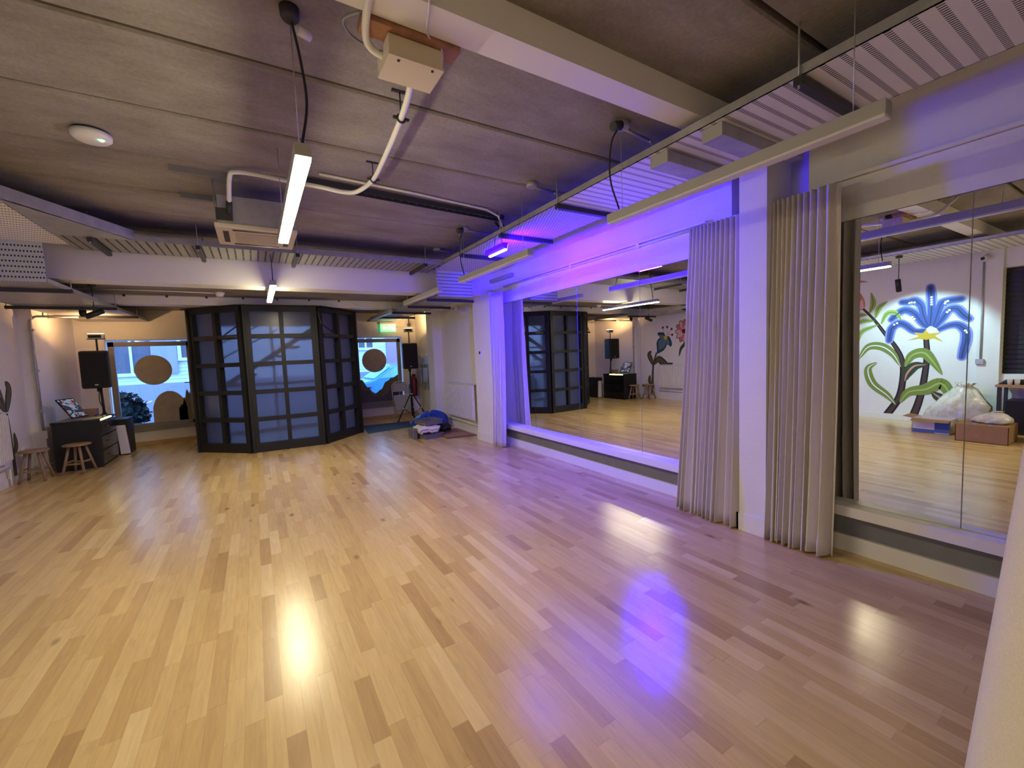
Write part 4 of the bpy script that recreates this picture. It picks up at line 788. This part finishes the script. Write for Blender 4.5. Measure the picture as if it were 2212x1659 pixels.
lp = thing('laptop', (-2.45, 8.98, 0.74), 'open laptop on the black corner desk with lit screen', 'laptop')
MB().prism([(-2.42, 8.80, 0.742), (-2.24, 9.09, 0.742), (-2.12, 9.02, 0.742), (-2.27, 8.76, 0.742)], (0, 0, 0.02)).build('keyboard_base', 'greymetal', lp)
mb = MB(); p0, p1 = Vector((-2.40, 8.84, 0.775)), Vector((-2.29, 9.12, 0.775)); up = Vector((-0.16, 0.0, 0.30)); th = Vector((-0.01, 0.003, -0.006))
mb.quadbox([p0, p1, p1 + th, p0 + th, p0 + up, p1 + up, p1 + up + th, p0 + up + th]); mb.build('lid', 'black', lp)
sm_, nt, b_ = newmat('laptop_screen'); tc = nt.nodes.new('ShaderNodeTexCoord'); vv = nt.nodes.new('ShaderNodeTexVoronoi'); vv.distance = 'CHEBYCHEV'; vv.inputs['Scale'].default_value = 26; L(nt, tc.outputs['Object'], vv.inputs['Vector'])
cr = nt.nodes.new('ShaderNodeValToRGB'); cr.color_ramp.interpolation = 'CONSTANT'; e_ = cr.color_ramp.elements; e_[0].color = (0.03, 0.04, 0.07, 1); e_[1].position = 0.5; e_[1].color = (0.35, 0.42, 0.55, 1); q = e_.new(0.9); q.color = (0.6, 0.12, 0.14, 1)
sx = nt.nodes.new('ShaderNodeSeparateColor'); L(nt, vv.outputs['Color'], sx.inputs[0]); L(nt, sx.outputs[0], cr.inputs[0]); L(nt, cr.outputs[0], b_.inputs['Emission Color']); b_.inputs['Emission Strength'].default_value = 0.15; b_.inputs['Base Color'].default_value = (0.01, 0.01, 0.01, 1)
mb = MB(); nn = Vector((0.004, -0.002, 0.003)); a = Vector((0.006, 0.01, 0)); u1 = up * 0.06; u2 = up * 0.95
mb.quadbox([p0 + a + u1, p1 - a + u1, p1 - a + u1 + nn, p0 + a + u1 + nn, p0 + a + u2, p1 - a + u2, p1 - a + u2 + nn, p0 + a + u2 + nn]); mb.build('screen', sm_, lp)
t = thing('small_box', (-2.35, 9.32, 0.74), 'small tan box on the desk behind the laptop', 'box'); MB().box(-2.42, -2.24, 9.30, 9.42, 0.74, 0.87).build('carton', 'cardboard', t)
t = thing('mixer', (-2.22, 9.2, 0.74), 'small grey audio mixer on the desk', 'audio mixer'); MB().box(-2.26, -2.12, 9.12, 9.28, 0.74, 0.765).build('body', 'greymetal', t)
for k in range(6): MB().cyl((-2.225 + (k % 2) * 0.07, 9.15 + (k // 2) * 0.05, 0.773), (0, 0, 1), 0.01, 0.016, 10).build('knob', 'black', t)
def stool(cx, cy, rot, label, mt='beechstool', seat_r=0.155):
    t = thing('stool', (cx, cy, 0), label, 'stool', 'low round wooden stools')
    MB().lathe((cx, cy, 0.40), [(0.02, 0), (seat_r - 0.01, 0), (seat_r, 0.008), (seat_r, 0.022), (seat_r - 0.01, 0.03), (0.02, 0.03)], 32).build('seat', mt, t)
    top, bot = [], []
    for k in range(4):
        a = rot + k * PI / 2; top.append(Vector((cx + 0.085 * math.cos(a), cy + 0.085 * math.sin(a), 0.402))); bot.append(Vector((cx + 0.18 * math.cos(a), cy + 0.18 * math.sin(a), 0.002)))
        MB().tube([bot[-1], top[-1]], 0.017, 10).build('leg', mt, t)
    for k in range(4):
        f = 0.42 if k % 2 else 0.36; a = bot[k].lerp(top[k], f); b = bot[(k + 1) % 4].lerp(top[(k + 1) % 4], f); MB().bar(a, b, 0.014, 0.024).build('rung', mt, t)
    return t
stool(-2.69, 8.36, 0.75, 'wooden stool against the left wall under the wall pipe'); stool(-2.31, 8.55, 0.5, 'wooden stool in front of the black corner desk')
# pipe on left wall corner
t = thing('wall_pipe', (-2.72, 8.97, 0), 'vertical grey pipe on the left wall beside the desk', 'pipe')
MB().tube([(-2.76, 8.97, 0.62), (-2.76, 8.97, 2.26)] + [tuple(p) for p in arc((-2.70, 9.03, 2.26), 0.06, PI, PI / 2, 5, ((1, 0, 0), (0, 0, 1)))][1:] + [(-2.3, 9.2, 2.33)], 0.016, 10).build('pipe', 'galv', t)
for z in (0.9, 1.5, 2.1): MB().box(-2.79, -2.73, 8.955, 9.0, z, z + 0.03).build('clip', 'galv', t)
MB().box(-2.80, -2.72, 8.96, 9.0, 0.50, 0.62).build('trunking_box', 'white', t)
t = thing('wall_socket', (-2.9, 8.75, 0.42), 'double wall socket low on the left wall behind the stool', 'socket'); MB().box(-2.9, -2.875, 8.66, 8.81, 0.34, 0.43).build('plate', 'white', t); MB().box(-2.875, -2.84, 8.68, 8.73, 0.35, 0.40).build('plug', 'black', t)
def pa_speaker(cx, cy, z0, yaw, label, w=0.36, h=0.60, dp=0.33):
    t = thing('loudspeaker', (cx, cy, z0), label, 'loudspeaker', 'black loudspeakers on poles')
    c, s = math.cos(yaw), math.sin(yaw)
    def P(x, y, z): return Vector((cx + x * c - y * s, cy + x * s + y * c, z0 + z))
    def rbox(mb, x0, x1, y0, y1, za, zb, tp=1.0): mb.quadbox([P(x0, y0, za), P(x1, y0, za), P(x1 * tp, y1, za), P(x0 * tp, y1, za), P(x0, y0, zb), P(x1, y0, zb), P(x1 * tp, y1, zb), P(x0 * tp, y1, zb)])
    mb = MB(); rbox(mb, -w / 2, w / 2, -dp / 2, dp / 2, 0, h, 0.72); mb.build('cabinet', 'black', t, bevel=0.03)
    mb = MB(); rbox(mb, -w / 2 + 0.025, w / 2 - 0.025, -dp / 2 - 0.008, -dp / 2, 0.03, h - 0.03); mb.build('grille', mat('grille_black', (0.008, 0.008, 0.009), 0.75, noise=0.3, scale=200), t, bevel=0.004)
    mb = MB(); rbox(mb, -0.02, 0.02, -dp / 2 - 0.011, -dp / 2 - 0.008, 0.05, 0.065); mb.build('badge', 'steel', t)
    mb = MB(); mb.cyl(P(0, 0.02, -0.03), (0, 0, 1), 0.03, 0.06, 14); mb.build('pole_socket', 'black', t)
    return t
pa_speaker(-2.185, 9.33, 1.20, 0.10, 'black loudspeaker on a pole left of the left window')
pa_speaker(3.125, 9.78, 1.22, -0.12, 'black loudspeaker on a tripod right of the right window')
t = thing('speaker_stand', (-2.16, 9.35, 0.742), 'black pole stand carrying the loudspeaker behind the desk', 'speaker stand')
MB().tube([(-2.16, 9.35, 0.76), (-2.17, 9.35, 1.2)], 0.018, 12).build('pole', 'black', t)
MB().lathe((-2.16, 9.35, 0.742), [(0.12, 0), (0.12, 0.012), (0.03, 0.02), (0.03, 0.05)], 24).build('base_plate', 'black', t)
MB().tube(catm([(-2.19, 9.40, 1.25), (-2.22, 9.42, 1.0), (-2.18, 9.42, 0.85), (-2.2, 9.45, 0.76)], 5), 0.006, 6).build('cable', 'rubber', t)
def flood(cx, cy, z, tilt, label):
    z0_ = {True: 1.80, False: 1.82}[cx < 0]
    t = thing('floodlight', (cx, cy, z), label, 'floodlight', 'warm floodlights on top of the loudspeakers')
    mb = MB(); mb.box(cx - 0.10, cx + 0.10, cy - 0.03, cy + 0.06, z + 0.05, z + 0.13); mb.build('housing', 'white', t, bevel=0.008)
    MB().box(cx - 0.085, cx + 0.07, cy - 0.036, cy - 0.03, z + 0.062, z + 0.108).build('front_face', 'black', t)
    MB().box(cx - 0.09, cx + 0.09, cy - 0.02, cy + 0.05, z + 0.13, z + 0.134).build('lens', 'warmlens', t)
    mb = MB(); mb.tube([(cx, cy, z0_), (cx, cy, z + 0.05)], 0.013, 8); mb.bar((cx - 0.11, cy, z + 0.045), (cx + 0.11, cy, z + 0.045), 0.02, 0.012); mb.build('stem', 'darkmetal', t)
    return t
flood(-2.155, 9.33, 1.945, 0, 'warm floodlight on the loudspeaker left of the left window'); flood(3.13, 9.74, 2.04, 0, 'warm floodlight on the loudspeaker beside the exit sign')
t = thing('cabinet', (-2.0, 9.9, 0), 'dark upright cabinet with a pale blue-lit side between desk and left window', 'cabinet')
MB().box(-2.18, -1.98, 9.75, 10.2, 0, 0.62).build('body', 'black', t); MB().quadbox([(-2.09, 9.68, 0.02), (-1.96, 9.68, 0.02), (-1.96, 9.73, 0.02), (-2.09, 9.73, 0.02), (-2.12, 9.70, 0.52), (-2.0, 9.70, 0.52), (-2.0, 9.75, 0.52), (-2.12, 9.75, 0.52)]).build('white_panel', 'white', t, bevel=0.01)
# hanging spotlights
def hspot(x, y, zc, z, aim, label):
    t = thing('hanging_spotlight', (x, y, zc), label, 'spotlight', 'black spotlights hanging on rods')
    MB().tube([(x, y, zc), (x, y, z + 0.09)], 0.006, 6).build('rod', 'darkmetal', t); MB().lathe((x, y, zc - 0.03), [(0.04, 0), (0.045, 0.03)], 14).build('ceiling_plate', 'darkmetal', t)
    a = Vector(aim).normalized(); c = Vector((x, y, z)); MB().cyl(c, a, 0.035, 0.19, 16).build('head', 'black', t)
    MB().bar(c + Vector((0, 0, 0.09)), c, 0.02, 0.05).build('yoke', 'darkmetal', t); return t
hspot(-1.72, 7.5, 2.6, 2.22, (-0.8, -0.45, -0.45), 'black spotlight hanging from the low ceiling at the left, over the radiator')
hspot(-1.60, 2.52, 2.75, 2.30, (-0.35, 0, -1.0), 'black spotlight hanging in front of the blue star flower mural')
t = thing('dome_camera', (-2.0, 7.9, 2.3), 'small dark camera dome beside the left hanging spotlight', 'camera'); MB().lathe((-2.05, 8.4, 2.26), [(0.01, 0), (0.03, 0.01), (0.04, 0.04), (0.04, 0.11)], 16).build('dome', 'black', t)

# ================================================================ EXIT CORNER
t = thing('exit_sign', (2.89, 10.6, 2.16), 'lit green emergency exit sign hanging above the right window', 'exit sign')
MB().box(2.70, 3.08, 10.57, 10.60, 2.14, 2.335).build('face', emis('exit_green', (0.03, 0.62, 0.25), 0.34), t); MB().box(2.69, 3.09, 10.56, 10.64, 2.335, 2.375).build('housing', 'white', t)
pw = emis('exit_white', (0.6, 1.0, 0.75), 0.42)
mb = MB(); mb.prism([(2.74, 10.568, 2.235), (2.80, 10.568, 2.295), (2.80, 10.568, 2.26), (2.86, 10.568, 2.26), (2.86, 10.568, 2.21), (2.80, 10.568, 2.21), (2.80, 10.568, 2.175)], (0, -0.002, 0)); mb.build('arrow', pw, t)
mb = MB(); mb.box(2.975, 3.05, 10.566, 10.568, 2.165, 2.31); mb.build('door_symbol', pw, t)
mb = MB(); mb.cyl((2.925, 10.567, 2.292), (0, 1, 0), 0.012, 0.003, 12); mb.bar((2.925, 10.567, 2.275), (2.915, 10.567, 2.235), 0.003, 0.022, (1, 0, 0)); mb.bar((2.915, 10.567, 2.235), (2.945, 10.567, 2.20), 0.003, 0.012, (1, 0, 0)); mb.bar((2.915, 10.567, 2.235), (2.885, 10.567, 2.195), 0.003, 0.012, (1, 0, 0)); mb.bar((2.925, 10.567, 2.27), (2.955, 10.567, 2.255), 0.003, 0.009, (1, 0, 0)); mb.build('running_figure', pw, t)
t = thing('wall_conduit', (3.2, 10.6, 2.2), 'white conduit bending down the far wall behind the right loudspeaker', 'conduit')
MB().tube([(3.10, 10.62, 2.27), (3.38, 10.62, 2.27)] + [tuple(p) for p in arc((3.38, 10.62, 2.19), 0.08, PI / 2, 0, 5, ((1, 0, 0), (0, 0, 1)))] + [(3.46, 10.62, 1.5), (3.46, 10.62, 0.5)], 0.014, 10).build('pipe', 'white', t)
t = thing('security_camera', (3.25, 10.3, 2.32), 'small black ball camera above the right loudspeaker', 'camera'); MB().lathe((3.30, 10.2, 2.24), [(0.005, 0), (0.03, 0.008), (0.042, 0.035), (0.035, 0.07), (0.012, 0.08), (0.012, 0.36)], 18).build('ball', 'black', t)
st = thing('tripod_stand', (3.125, 9.78, 0), 'black tripod stand with silver collars under the right loudspeaker', 'speaker stand')
MB().tube([(3.125, 9.78, 0.10), (3.125, 9.78, 1.22)], 0.019, 12).build('pole', 'black', st)
MB().cyl((3.125, 9.78, 0.80), (0, 0, 1), 0.032, 0.10, 14).build('collar', 'black', st); MB().cyl((3.125, 9.78, 0.62), (0, 0, 1), 0.045, 0.03, 16).build('hub', 'steel', st); MB().cyl((3.17, 9.76, 0.80), (1, -0.4, 0), 0.012, 0.06, 8).build('knob', 'black', st)
for a in (-2.75, -0.75, 1.2):
    f = Vector((3.125 + 0.42 * math.cos(a), 9.78 + 0.36 * math.sin(a), 0.015)); h = Vector((3.125 + 0.03 * math.cos(a), 9.78 + 0.03 * math.sin(a), 0.62))
    lg = MB().tube([f, h], 0.014, 10).build('leg', 'black', st); m_ = f.lerp(h, 0.45); MB().tube([m_ - (h - f).normalized() * 0.02, m_ + (h - f).normalized() * 0.02], 0.019, 10).build('silver_collar', 'steel', lg)
    MB().cyl(f, (h - f), 0.02, 0.05, 10).build('rubber_foot', 'rubber', lg); MB().tube([m_, (3.125, 9.78, 0.13)], 0.007, 6).build('brace', 'black', st)
fe = thing('fire_extinguisher', (3.40, 10.35, 0.45), 'dark red fire extinguisher hanging behind the tripod stand', 'fire extinguisher')
MB().lathe((3.42, 10.42, 0.50), [(0.03, 0), (0.075, 0.01), (0.078, 0.05), (0.078, 0.40), (0.06, 0.47), (0.025, 0.51)], 20).build('cylinder', 'red', fe); MB().box(3.38, 3.46, 10.40, 10.44, 1.0, 1.06).build('valve', 'black', fe); MB().tube(catm([(3.38, 10.40, 1.03), (3.33, 10.38, 0.95), (3.335, 10.38, 0.7)], 5), 0.01, 8).build('hose', 'black', fe); MB().box(3.38, 3.46, 10.47, 10.65, 0.75, 0.8).build('wall_bracket', 'darkmetal', fe)
# standing folded chair beside the window
def folding_chair(o, ux, uy, lean, label, group, W_=0.42, H_=0.88):
    """folded flat: o = bottom corner, ux = width direction, uy = thickness direction, lean = top offset"""
    o, ux, uy, ln_ = Vector(o), Vector(ux).normalized(), Vector(uy).normalized(), Vector(lean); up_ = Vector((0, 0, H_)) + ln_
    t = thing('folding_chair', tuple(o + ux * W_ / 2), label, 'folding chair', group)
    def P(a, b, c=0): return o + ux * a * W_ + up_ * b + uy * c
    top = [P(0.5 - 0.5 * math.cos(PI * k / 10), 0.86 + 0.14 * math.sin(PI * k / 10)) for k in range(11)]
    MB().tube([P(0, 0)] + top + [P(1, 0)], 0.011, 8).build('frame', 'steel', t)
    MB().tube([P(0.06, 0.02, 0.05), P(0.06, 0.62, 0.03), P(0.94, 0.62, 0.03), P(0.94, 0.02, 0.05)], 0.010, 8).build('rear_leg_frame', 'steel', t)
    bk = MB(); bk.prism([P(0.04, 0.72, 0.006), P(0.96, 0.72, 0.006), P(0.96, 0.88, 0.006), P(0.85, 0.96, 0.006), P(0.15, 0.96, 0.006), P(0.04, 0.88, 0.006)], uy * 0.012); bk.build('backrest', 'chairgrey', t)
    s_ = MB(); s_.prism([P(0.08, 0.22, 0.02), P(0.92, 0.22, 0.02), P(0.92, 0.62, 0.02), P(0.08, 0.62, 0.02)], uy * 0.02); s_.build('seat', 'chairgrey', t)
    mb = MB(); mb.tube([P(0, 0.12), P(1, 0.12)], 0.008, 8); mb.build('cross_bar', 'steel', t)
    return t
folding_chair((2.86, 10.30, 0.01), (1, 0.05, 0), (0, -1, 0), (0.0, 0.22, 0), 'folded grey chair leaning on the far wall behind the tripod', 'folded chairs by the exit corner')
for k, y in enumerate((9.35, 9.80, 10.25)):
    folding_chair((3.53 - 0.0 * k, y - 0.2, 0.68), (0, 1, 0), (-1, 0, 0), (0.02, 0, 0), ('nearest', 'middle', 'farthest')[k] + ' white folding chair hung on the right wall beyond the pilaster', 'folding chairs hung on the right wall', 0.38, 0.86)
tag(MB().box(3.545, 3.598, 9.15, 10.4, 1.46, 1.50).build('hanging_rail', 'white'), 'white rail the wall chairs hang from', 'rail')
# yoga mat
mb = MB(); mb.prism([(1.96, 9.70, 0), (1.83, 8.64, 0), (2.78, 8.78, 0), (2.98, 9.62, 0)], (0, 0, 0.006)); tag(mb.build('floor_mat', 'mat'), 'dark blue-grey rubber mat on the floor below the right window', 'mat')
# blue bag
mb = MB(); pr = [(0.10, 0.0), (0.26, 0.01), (0.31, 0.08), (0.30, 0.17), (0.24, 0.25), (0.12, 0.30), (0.02, 0.31)]
mb.lathe((2.99, 8.22, 0.0), [(r * 1.08, z * 1.1) for r, z in pr], 26); rr = random.Random(5)
for v in mb.bm.verts:
    a = math.atan2(v.co.y - 8.22, v.co.x - 2.99); k = 1 + 0.14 * math.sin(3 * a + 6 * v.co.z) + 0.07 * math.sin(7 * a + 1); v.co.x = 2.99 + (v.co.x - 2.99) * k * 1.1; v.co.y = 8.22 + (v.co.y - 8.22) * k; v.co.z = max(0.002, v.co.z * (1 + 0.18 * math.sin(2 * a + 1)))
bgp = thing('blue_bag', (3.02, 8.15, 0), 'crumpled bright blue plastic carrier bag by the right radiator', 'bag'); mb.build('body', 'bluebag', bgp, sub=1)
MB().tube(catm([(2.85, 8.0, 0.27), (2.80, 7.93, 0.34), (2.92, 7.92, 0.36), (3.02, 7.97, 0.30)], 5), 0.012, 6).build('handle', 'bluebag', bgp)
# stack of plastic trays and cloths
def tray(cx, cy, z, w, dd, h, rot, label, m='greyplastic'):
    t = thing('plastic_tray', (cx, cy, z), label, 'plastic box', 'grey plastic boxes in the stack'); c, s = math.cos(rot), math.sin(rot)
    def P(x, y, zz): return Vector((cx + x * c - y * s, cy + x * s + y * c, z + zz))
    def rb(mb, x0, x1, y0, y1, z0, z1): mb.quadbox([P(x0, y0, z0), P(x1, y0, z0), P(x1, y1, z0), P(x0, y1, z0), P(x0, y0, z1), P(x1, y0, z1), P(x1, y1, z1), P(x0, y1, z1)])
    mb = MB(); e = 0.006; rb(mb, -w / 2 + .02, w / 2 - .02, -dd / 2 + .02, dd / 2 - .02, 0, e)
    for q in ((-w / 2, -w / 2 + e, -dd / 2, dd / 2), (w / 2 - e, w / 2, -dd / 2, dd / 2), (-w / 2, w / 2, -dd / 2, -dd / 2 + e), (-w / 2, w / 2, dd / 2 - e, dd / 2)): rb(mb, q[0], q[1], q[2], q[3], 0, h)
    mb.build('tub', m, t)
    mb = MB(); r = 0.018
    for q in ((-w / 2 - r, -w / 2, -dd / 2 - r, dd / 2 + r), (w / 2, w / 2 + r, -dd / 2 - r, dd / 2 + r), (-w / 2, w / 2, -dd / 2 - r, -dd / 2), (-w / 2, w / 2, dd / 2, dd / 2 + r)): rb(mb, q[0], q[1], q[2], q[3], h - 0.012, h)
    mb.build('rim', m, t); return t
tray(2.66, 7.45, 0.0, 0.34, 0.44, 0.09, 0.15, 'grey plastic box at the bottom of the stack of cloths')
def cloth(cx, cy, z, w, dd, h, seed, label, m='cloth'):
    rr = random.Random(seed); mb = MB(); n = 14; G0 = []
    for lay in (0, 1):
        G = []
        for i in range(n + 1):
            r_ = []
            for j in range(n + 1):
                u, v = i / n - 0.5, j / n - 0.5; dr = max(abs(u), abs(v)); zz = z + (h if lay else 0) + 0.012 * math.sin(9 * u + seed) * math.cos(7 * v + seed)
                if dr > 0.42: zz -= (0.02 + 0.03 * abs(math.sin(seed + 11 * (u + v)))) * (0.6 if lay else 1.0)
                r_.append(mb.bm.verts.new((cx + u * w * (1 + 0.05 * math.sin(8 * v + seed)), cy + v * dd * (1 + 0.05 * math.sin(7 * u)), zz)))
            G.append(r_)
        G0.append(G)
        for i in range(n):
            for j in range(n): f = mb.bm.faces.new((G[i][j], G[i + 1][j], G[i + 1][j + 1], G[i][j + 1])); f.smooth = True
    A, B = G0
    for i in range(n):
        for q in ((A[i][0], A[i + 1][0], B[i + 1][0], B[i][0]), (A[i][n], A[i + 1][n], B[i + 1][n], B[i][n]), (A[0][i], A[0][i + 1], B[0][i + 1], B[0][i]), (A[n][i], A[n][i + 1], B[n][i + 1], B[n][i])): mb.bm.faces.new(q).smooth = True
    return tag(mb.build('folded_cloth', m), label, 'cloth', 'folded cloths in the stack')
cloth(2.66, 7.46, 0.115, 0.31, 0.38, 0.02, 2, 'dark folded cloth above the bottom box of the stack', 'black')
cloth(2.63, 7.45, 0.155, 0.36, 0.40, 0.035, 3, 'lower white folded cloth in the stack')
cloth(2.62, 7.44, 0.205, 0.38, 0.40, 0.03, 6, 'upper white folded cloth in the stack')
tray(2.69, 7.50, 0.25, 0.34, 0.44, 0.075, 0.15, 'grey plastic box on top of the stack of cloths')
t = thing('storage_tub', (2.40, 7.55, 0), 'dark plastic tub standing left of the cloth stack', 'plastic box'); MB().box(2.36, 2.44, 7.40, 7.70, 0, 0.15).build('tub', 'greyplastic', t, bevel=0.01); MB().box(2.35, 2.45, 7.39, 7.71, 0.145, 0.16).build('rim', 'greyplastic', t)
t = thing('fabric_bundle', (2.95, 7.55, 0), 'dark crumpled fabric bundle between the stack and the cardboard', 'cloth bundle')
mb = MB(); mb.lathe((3.04, 7.62, 0.03), [(0.05, 0.03), (0.15, 0.035), (0.17, 0.07), (0.12, 0.13), (0.03, 0.15)], 18)
for v in mb.bm.verts: a = math.atan2(v.co.y - 7.62, v.co.x - 3.04); v.co.z *= 1 + 0.25 * math.sin(3 * a); v.co.x = 3.04 + (v.co.x - 3.04) * (1 + 0.15 * math.sin(4 * a))
mb.build('fabric', 'black', t, sub=1)
cb = thing('flat_cardboard', (3.1, 7.3, 0), 'flattened brown cardboard sheets on the floor before the right radiator', 'cardboard')
mb = MB(); mb.prism([(2.86, 7.02, 0.0), (3.40, 6.93, 0.0), (3.42, 7.85, 0.0), (2.88, 7.80, 0.0)], (0, 0, 0.014)); mb.build('lower_sheet', 'carddark', cb)
mb = MB(); mb.prism([(2.88, 7.06, 0.016), (3.37, 6.99, 0.016), (3.40, 7.82, 0.016), (2.89, 7.78, 0.016)], (0, 0, 0.012)); mb.build('upper_sheet', 'cardboard', cb)

# ================================================================ THINGS SEEN ONLY IN THE NEAR MIRROR
def open_box(x0, x1, y0, y1, h, label, m, flap=True, nm='cardboard_box'):
    t = thing(nm, ((x0 + x1) / 2, (y0 + y1) / 2, 0), label, 'cardboard box'); e = 0.006
    mb = MB(); mb.box(x0, x1, y0, y1, 0, e)
    for q in ((x0, x0 + e, y0, y1), (x1 - e, x1, y0, y1), (x0, x1, y0, y0 + e), (x0, x1, y1 - e, y1)): mb.box(q[0], q[1], q[2], q[3], 0, h)
    mb.build('carton', m, t)
    if flap:
        MB().quadbox([(x1, y0, h), (x1 + 0.005, y0, h), (x1 + 0.005, y1, h), (x1, y1, h), (x1 + 0.10, y0, h - 0.03), (x1 + 0.105, y0, h - 0.03), (x1 + 0.105, y1, h - 0.03), (x1 + 0.10, y1, h - 0.03)]).build('flap', 'cardboard', t)
        MB().quadbox([(x0, y1, h), (x1, y1, h), (x1, y1 + 0.005, h), (x0, y1 + 0.005, h), (x0, y1 + 0.12, h + 0.02), (x1, y1 + 0.12, h + 0.02), (x1, y1 + 0.125, h + 0.02), (x0, y1 + 0.125, h + 0.02)]).build('flap', 'cardboard', t)
    return t
t = open_box(-2.15, -1.78, 1.93, 2.36, 0.22, 'open white and blue carton on the floor under the star flower mural', 'white')
MB().box(-1.78, -1.777, 1.94, 2.10, 0.02, 0.18).build('blue_print', 'blueink', t); MB().box(-1.78, -1.777, 2.10, 2.35, 0.01, 0.06).build('blue_print', 'blueink', t)
t = open_box(-1.95, -1.42, 1.30, 1.80, 0.24, 'closed brown cardboard box on the floor beside the open carton', 'cardboard', False)
MB().box(-1.95, -1.42, 1.30, 1.80, 0.24, 0.246).build('lid', 'cardboard', t); 
for y in (1.45, 1.6): MB().box(-1.7, -1.42, y, y + 0.05, 0.246, 0.25).build('tape', 'greymetal', t)
def bag(cx, cy, z, rx, ry, h, seed, label):
    prof = [(0.35, 0), (0.9, 0.03), (1.0, 0.12), (1.02, 0.25), (0.95, 0.4), (0.85, 0.52), (0.7, 0.64), (0.55, 0.75), (0.38, 0.86), (0.2, 0.94), (0.32, 1.0)]
    mb = MB(); mb.lathe((cx, cy, z), [(r * rx, q * h) for r, q in prof], 40); rr = random.Random(seed)
    for v in mb.bm.verts:
        a = math.atan2(v.co.y - cy, v.co.x - cx); q = (v.co.z - z) / h; k = 1 + 0.10 * math.sin(3 * a + seed + 3 * q) + 0.07 * math.sin(9 * a + 11 * q) + rr.uniform(-0.07, 0.07); v.co.x = cx + (v.co.x - cx) * k + q * q * 0.10 * rx; v.co.y = cy + (v.co.y - cy) * k * ry / rx - q * 0.25 * ry
        if q > 0.02: v.co.z += rr.uniform(-0.02, 0.02) * h
    return tag(mb.build('polythene_bag', 'polybag'), label, 'plastic bag', 'clear plastic bags by the boxes')
bag(-2.45, 2.02, 0.0, 0.26, 0.36, 0.74, 4, 'big clear plastic bag slumped behind the brown cardboard box'); bag(-1.70, 1.50, 0.25, 0.14, 0.19, 0.17, 9, 'small clear plastic bag lying on the brown cardboard box')
t = thing('work_table', (-2.55, 1.1, 0), 'tan table with dark clutter beneath the black window', 'table')
MB().box(-2.84, -2.35, 0.3, 1.60, 0.70, 0.735).build('tabletop', 'tan', t)
for x in (-2.80, -2.39):
    for y in (0.34, 1.56): MB().box(x - 0.02, x + 0.02, y - 0.02, y + 0.02, 0, 0.70).build('leg', 'darkmetal', t)
t = thing('crate', (-2.6, 1.2, 0), 'dark crate of bottles under the tan table', 'crate'); MB().box(-2.8, -2.42, 0.75, 1.5, 0.0, 0.5).build('crate_body', 'black', t)
for k in range(6): MB().cyl((-2.405, 0.86 + (k % 3) * 0.2, 0.16 + (k // 3) * 0.2), (1, 0, 0), 0.04, 0.03, 12).build('bottle_end', 'greyplastic', t)
for k, y in enumerate((1.47, 1.40)): 
    t = thing('cup', (-2.5, y, 0.735), 'white cup on the tan table, %s the pillar' % ('nearer' if k == 0 else 'farther from'), 'cup', 'white cups on the tan table'); MB().lathe((-2.45, y, 0.735), [(0.024, 0), (0.03, 0.08), (0.026, 0.08), (0.02, 0.01)], 14).build('body', 'white', t)
tag(MB().quadbox([(-2.75, 1.2, 0.735), (-2.45, 1.2, 0.735), (-2.45, 1.6, 0.735), (-2.75, 1.6, 0.735), (-2.72, 1.25, 0.80), (-2.5, 1.25, 0.77), (-2.5, 1.55, 0.77), (-2.72, 1.55, 0.80)]).build('folded_jacket', 'black', bevel=0.02), 'black folded jacket on the tan table', 'clothing')
ch = thing('plastic_chair', (-1.9, 1.0, 0), 'pale moulded plastic chair beside the brown cardboard box', 'chair')
mb = MB(); cx, cy = -1.95, 0.98; n = 18
G = []
for j in range(9):
    z = 0.42 + 0.42 * j / 8; r_ = 0.22 + 0.05 * j / 8; G.append([mb.bm.verts.new((cx + r_ * math.cos(a), cy + r_ * math.sin(a), z - 0.16 * (j / 8) * (1 - abs(i / n * 2 - 1)) * 0)) for i in range(n + 1) for a in [PI * 0.45 + PI * 1.2 * i / n]])
for j in range(8):
    for i in range(n): f = mb.bm.faces.new((G[j][i], G[j][i + 1], G[j + 1][i + 1], G[j + 1][i])); f.smooth = True
mb.build('back_shell', 'chairgrey', ch, solid=0.012)
MB().lathe((cx, cy, 0.40), [(0.02, 0), (0.20, 0.0), (0.23, 0.03), (0.2, 0.04), (0.02, 0.03)], 24).build('seat', 'chairgrey', ch)
for k in range(4): a = k * PI / 2 + 0.6; MB().tube([(cx + 0.24 * math.cos(a), cy + 0.24 * math.sin(a), 0.0), (cx + 0.12 * math.cos(a), cy + 0.12 * math.sin(a), 0.40)], 0.012, 8).build('leg', 'steel', ch)
t = thing('pillar_conduit', (-2.82, 1.86, 1.1), 'vertical conduit ending at a wall switch on the pillar by the black window', 'conduit')
MB().tube([(-2.825, 1.85, 1.10), (-2.825, 1.85, 2.62)], 0.012, 8).build('pipe', 'galv', t); MB().box(-2.84, -2.80, 1.81, 1.90, 1.02, 1.10).build('switch', 'galv', t)
t = thing('bullet_camera', (-2.75, 1.83, 2.68), 'small white bullet security camera on the pillar by the black window', 'camera'); MB().cyl((-2.75, 1.83, 2.68), (1, 0.2, -0.35), 0.035, 0.12, 14).build('body', 'white', t); MB().tube([(-2.84, 1.83, 2.70), (-2.78, 1.83, 2.69)], 0.012, 8).build('arm', 'white', t); MB().cyl((-2.69, 1.842, 2.66), (1, 0.2, -0.35), 0.025, 0.01, 14).build('lens', 'black', t)
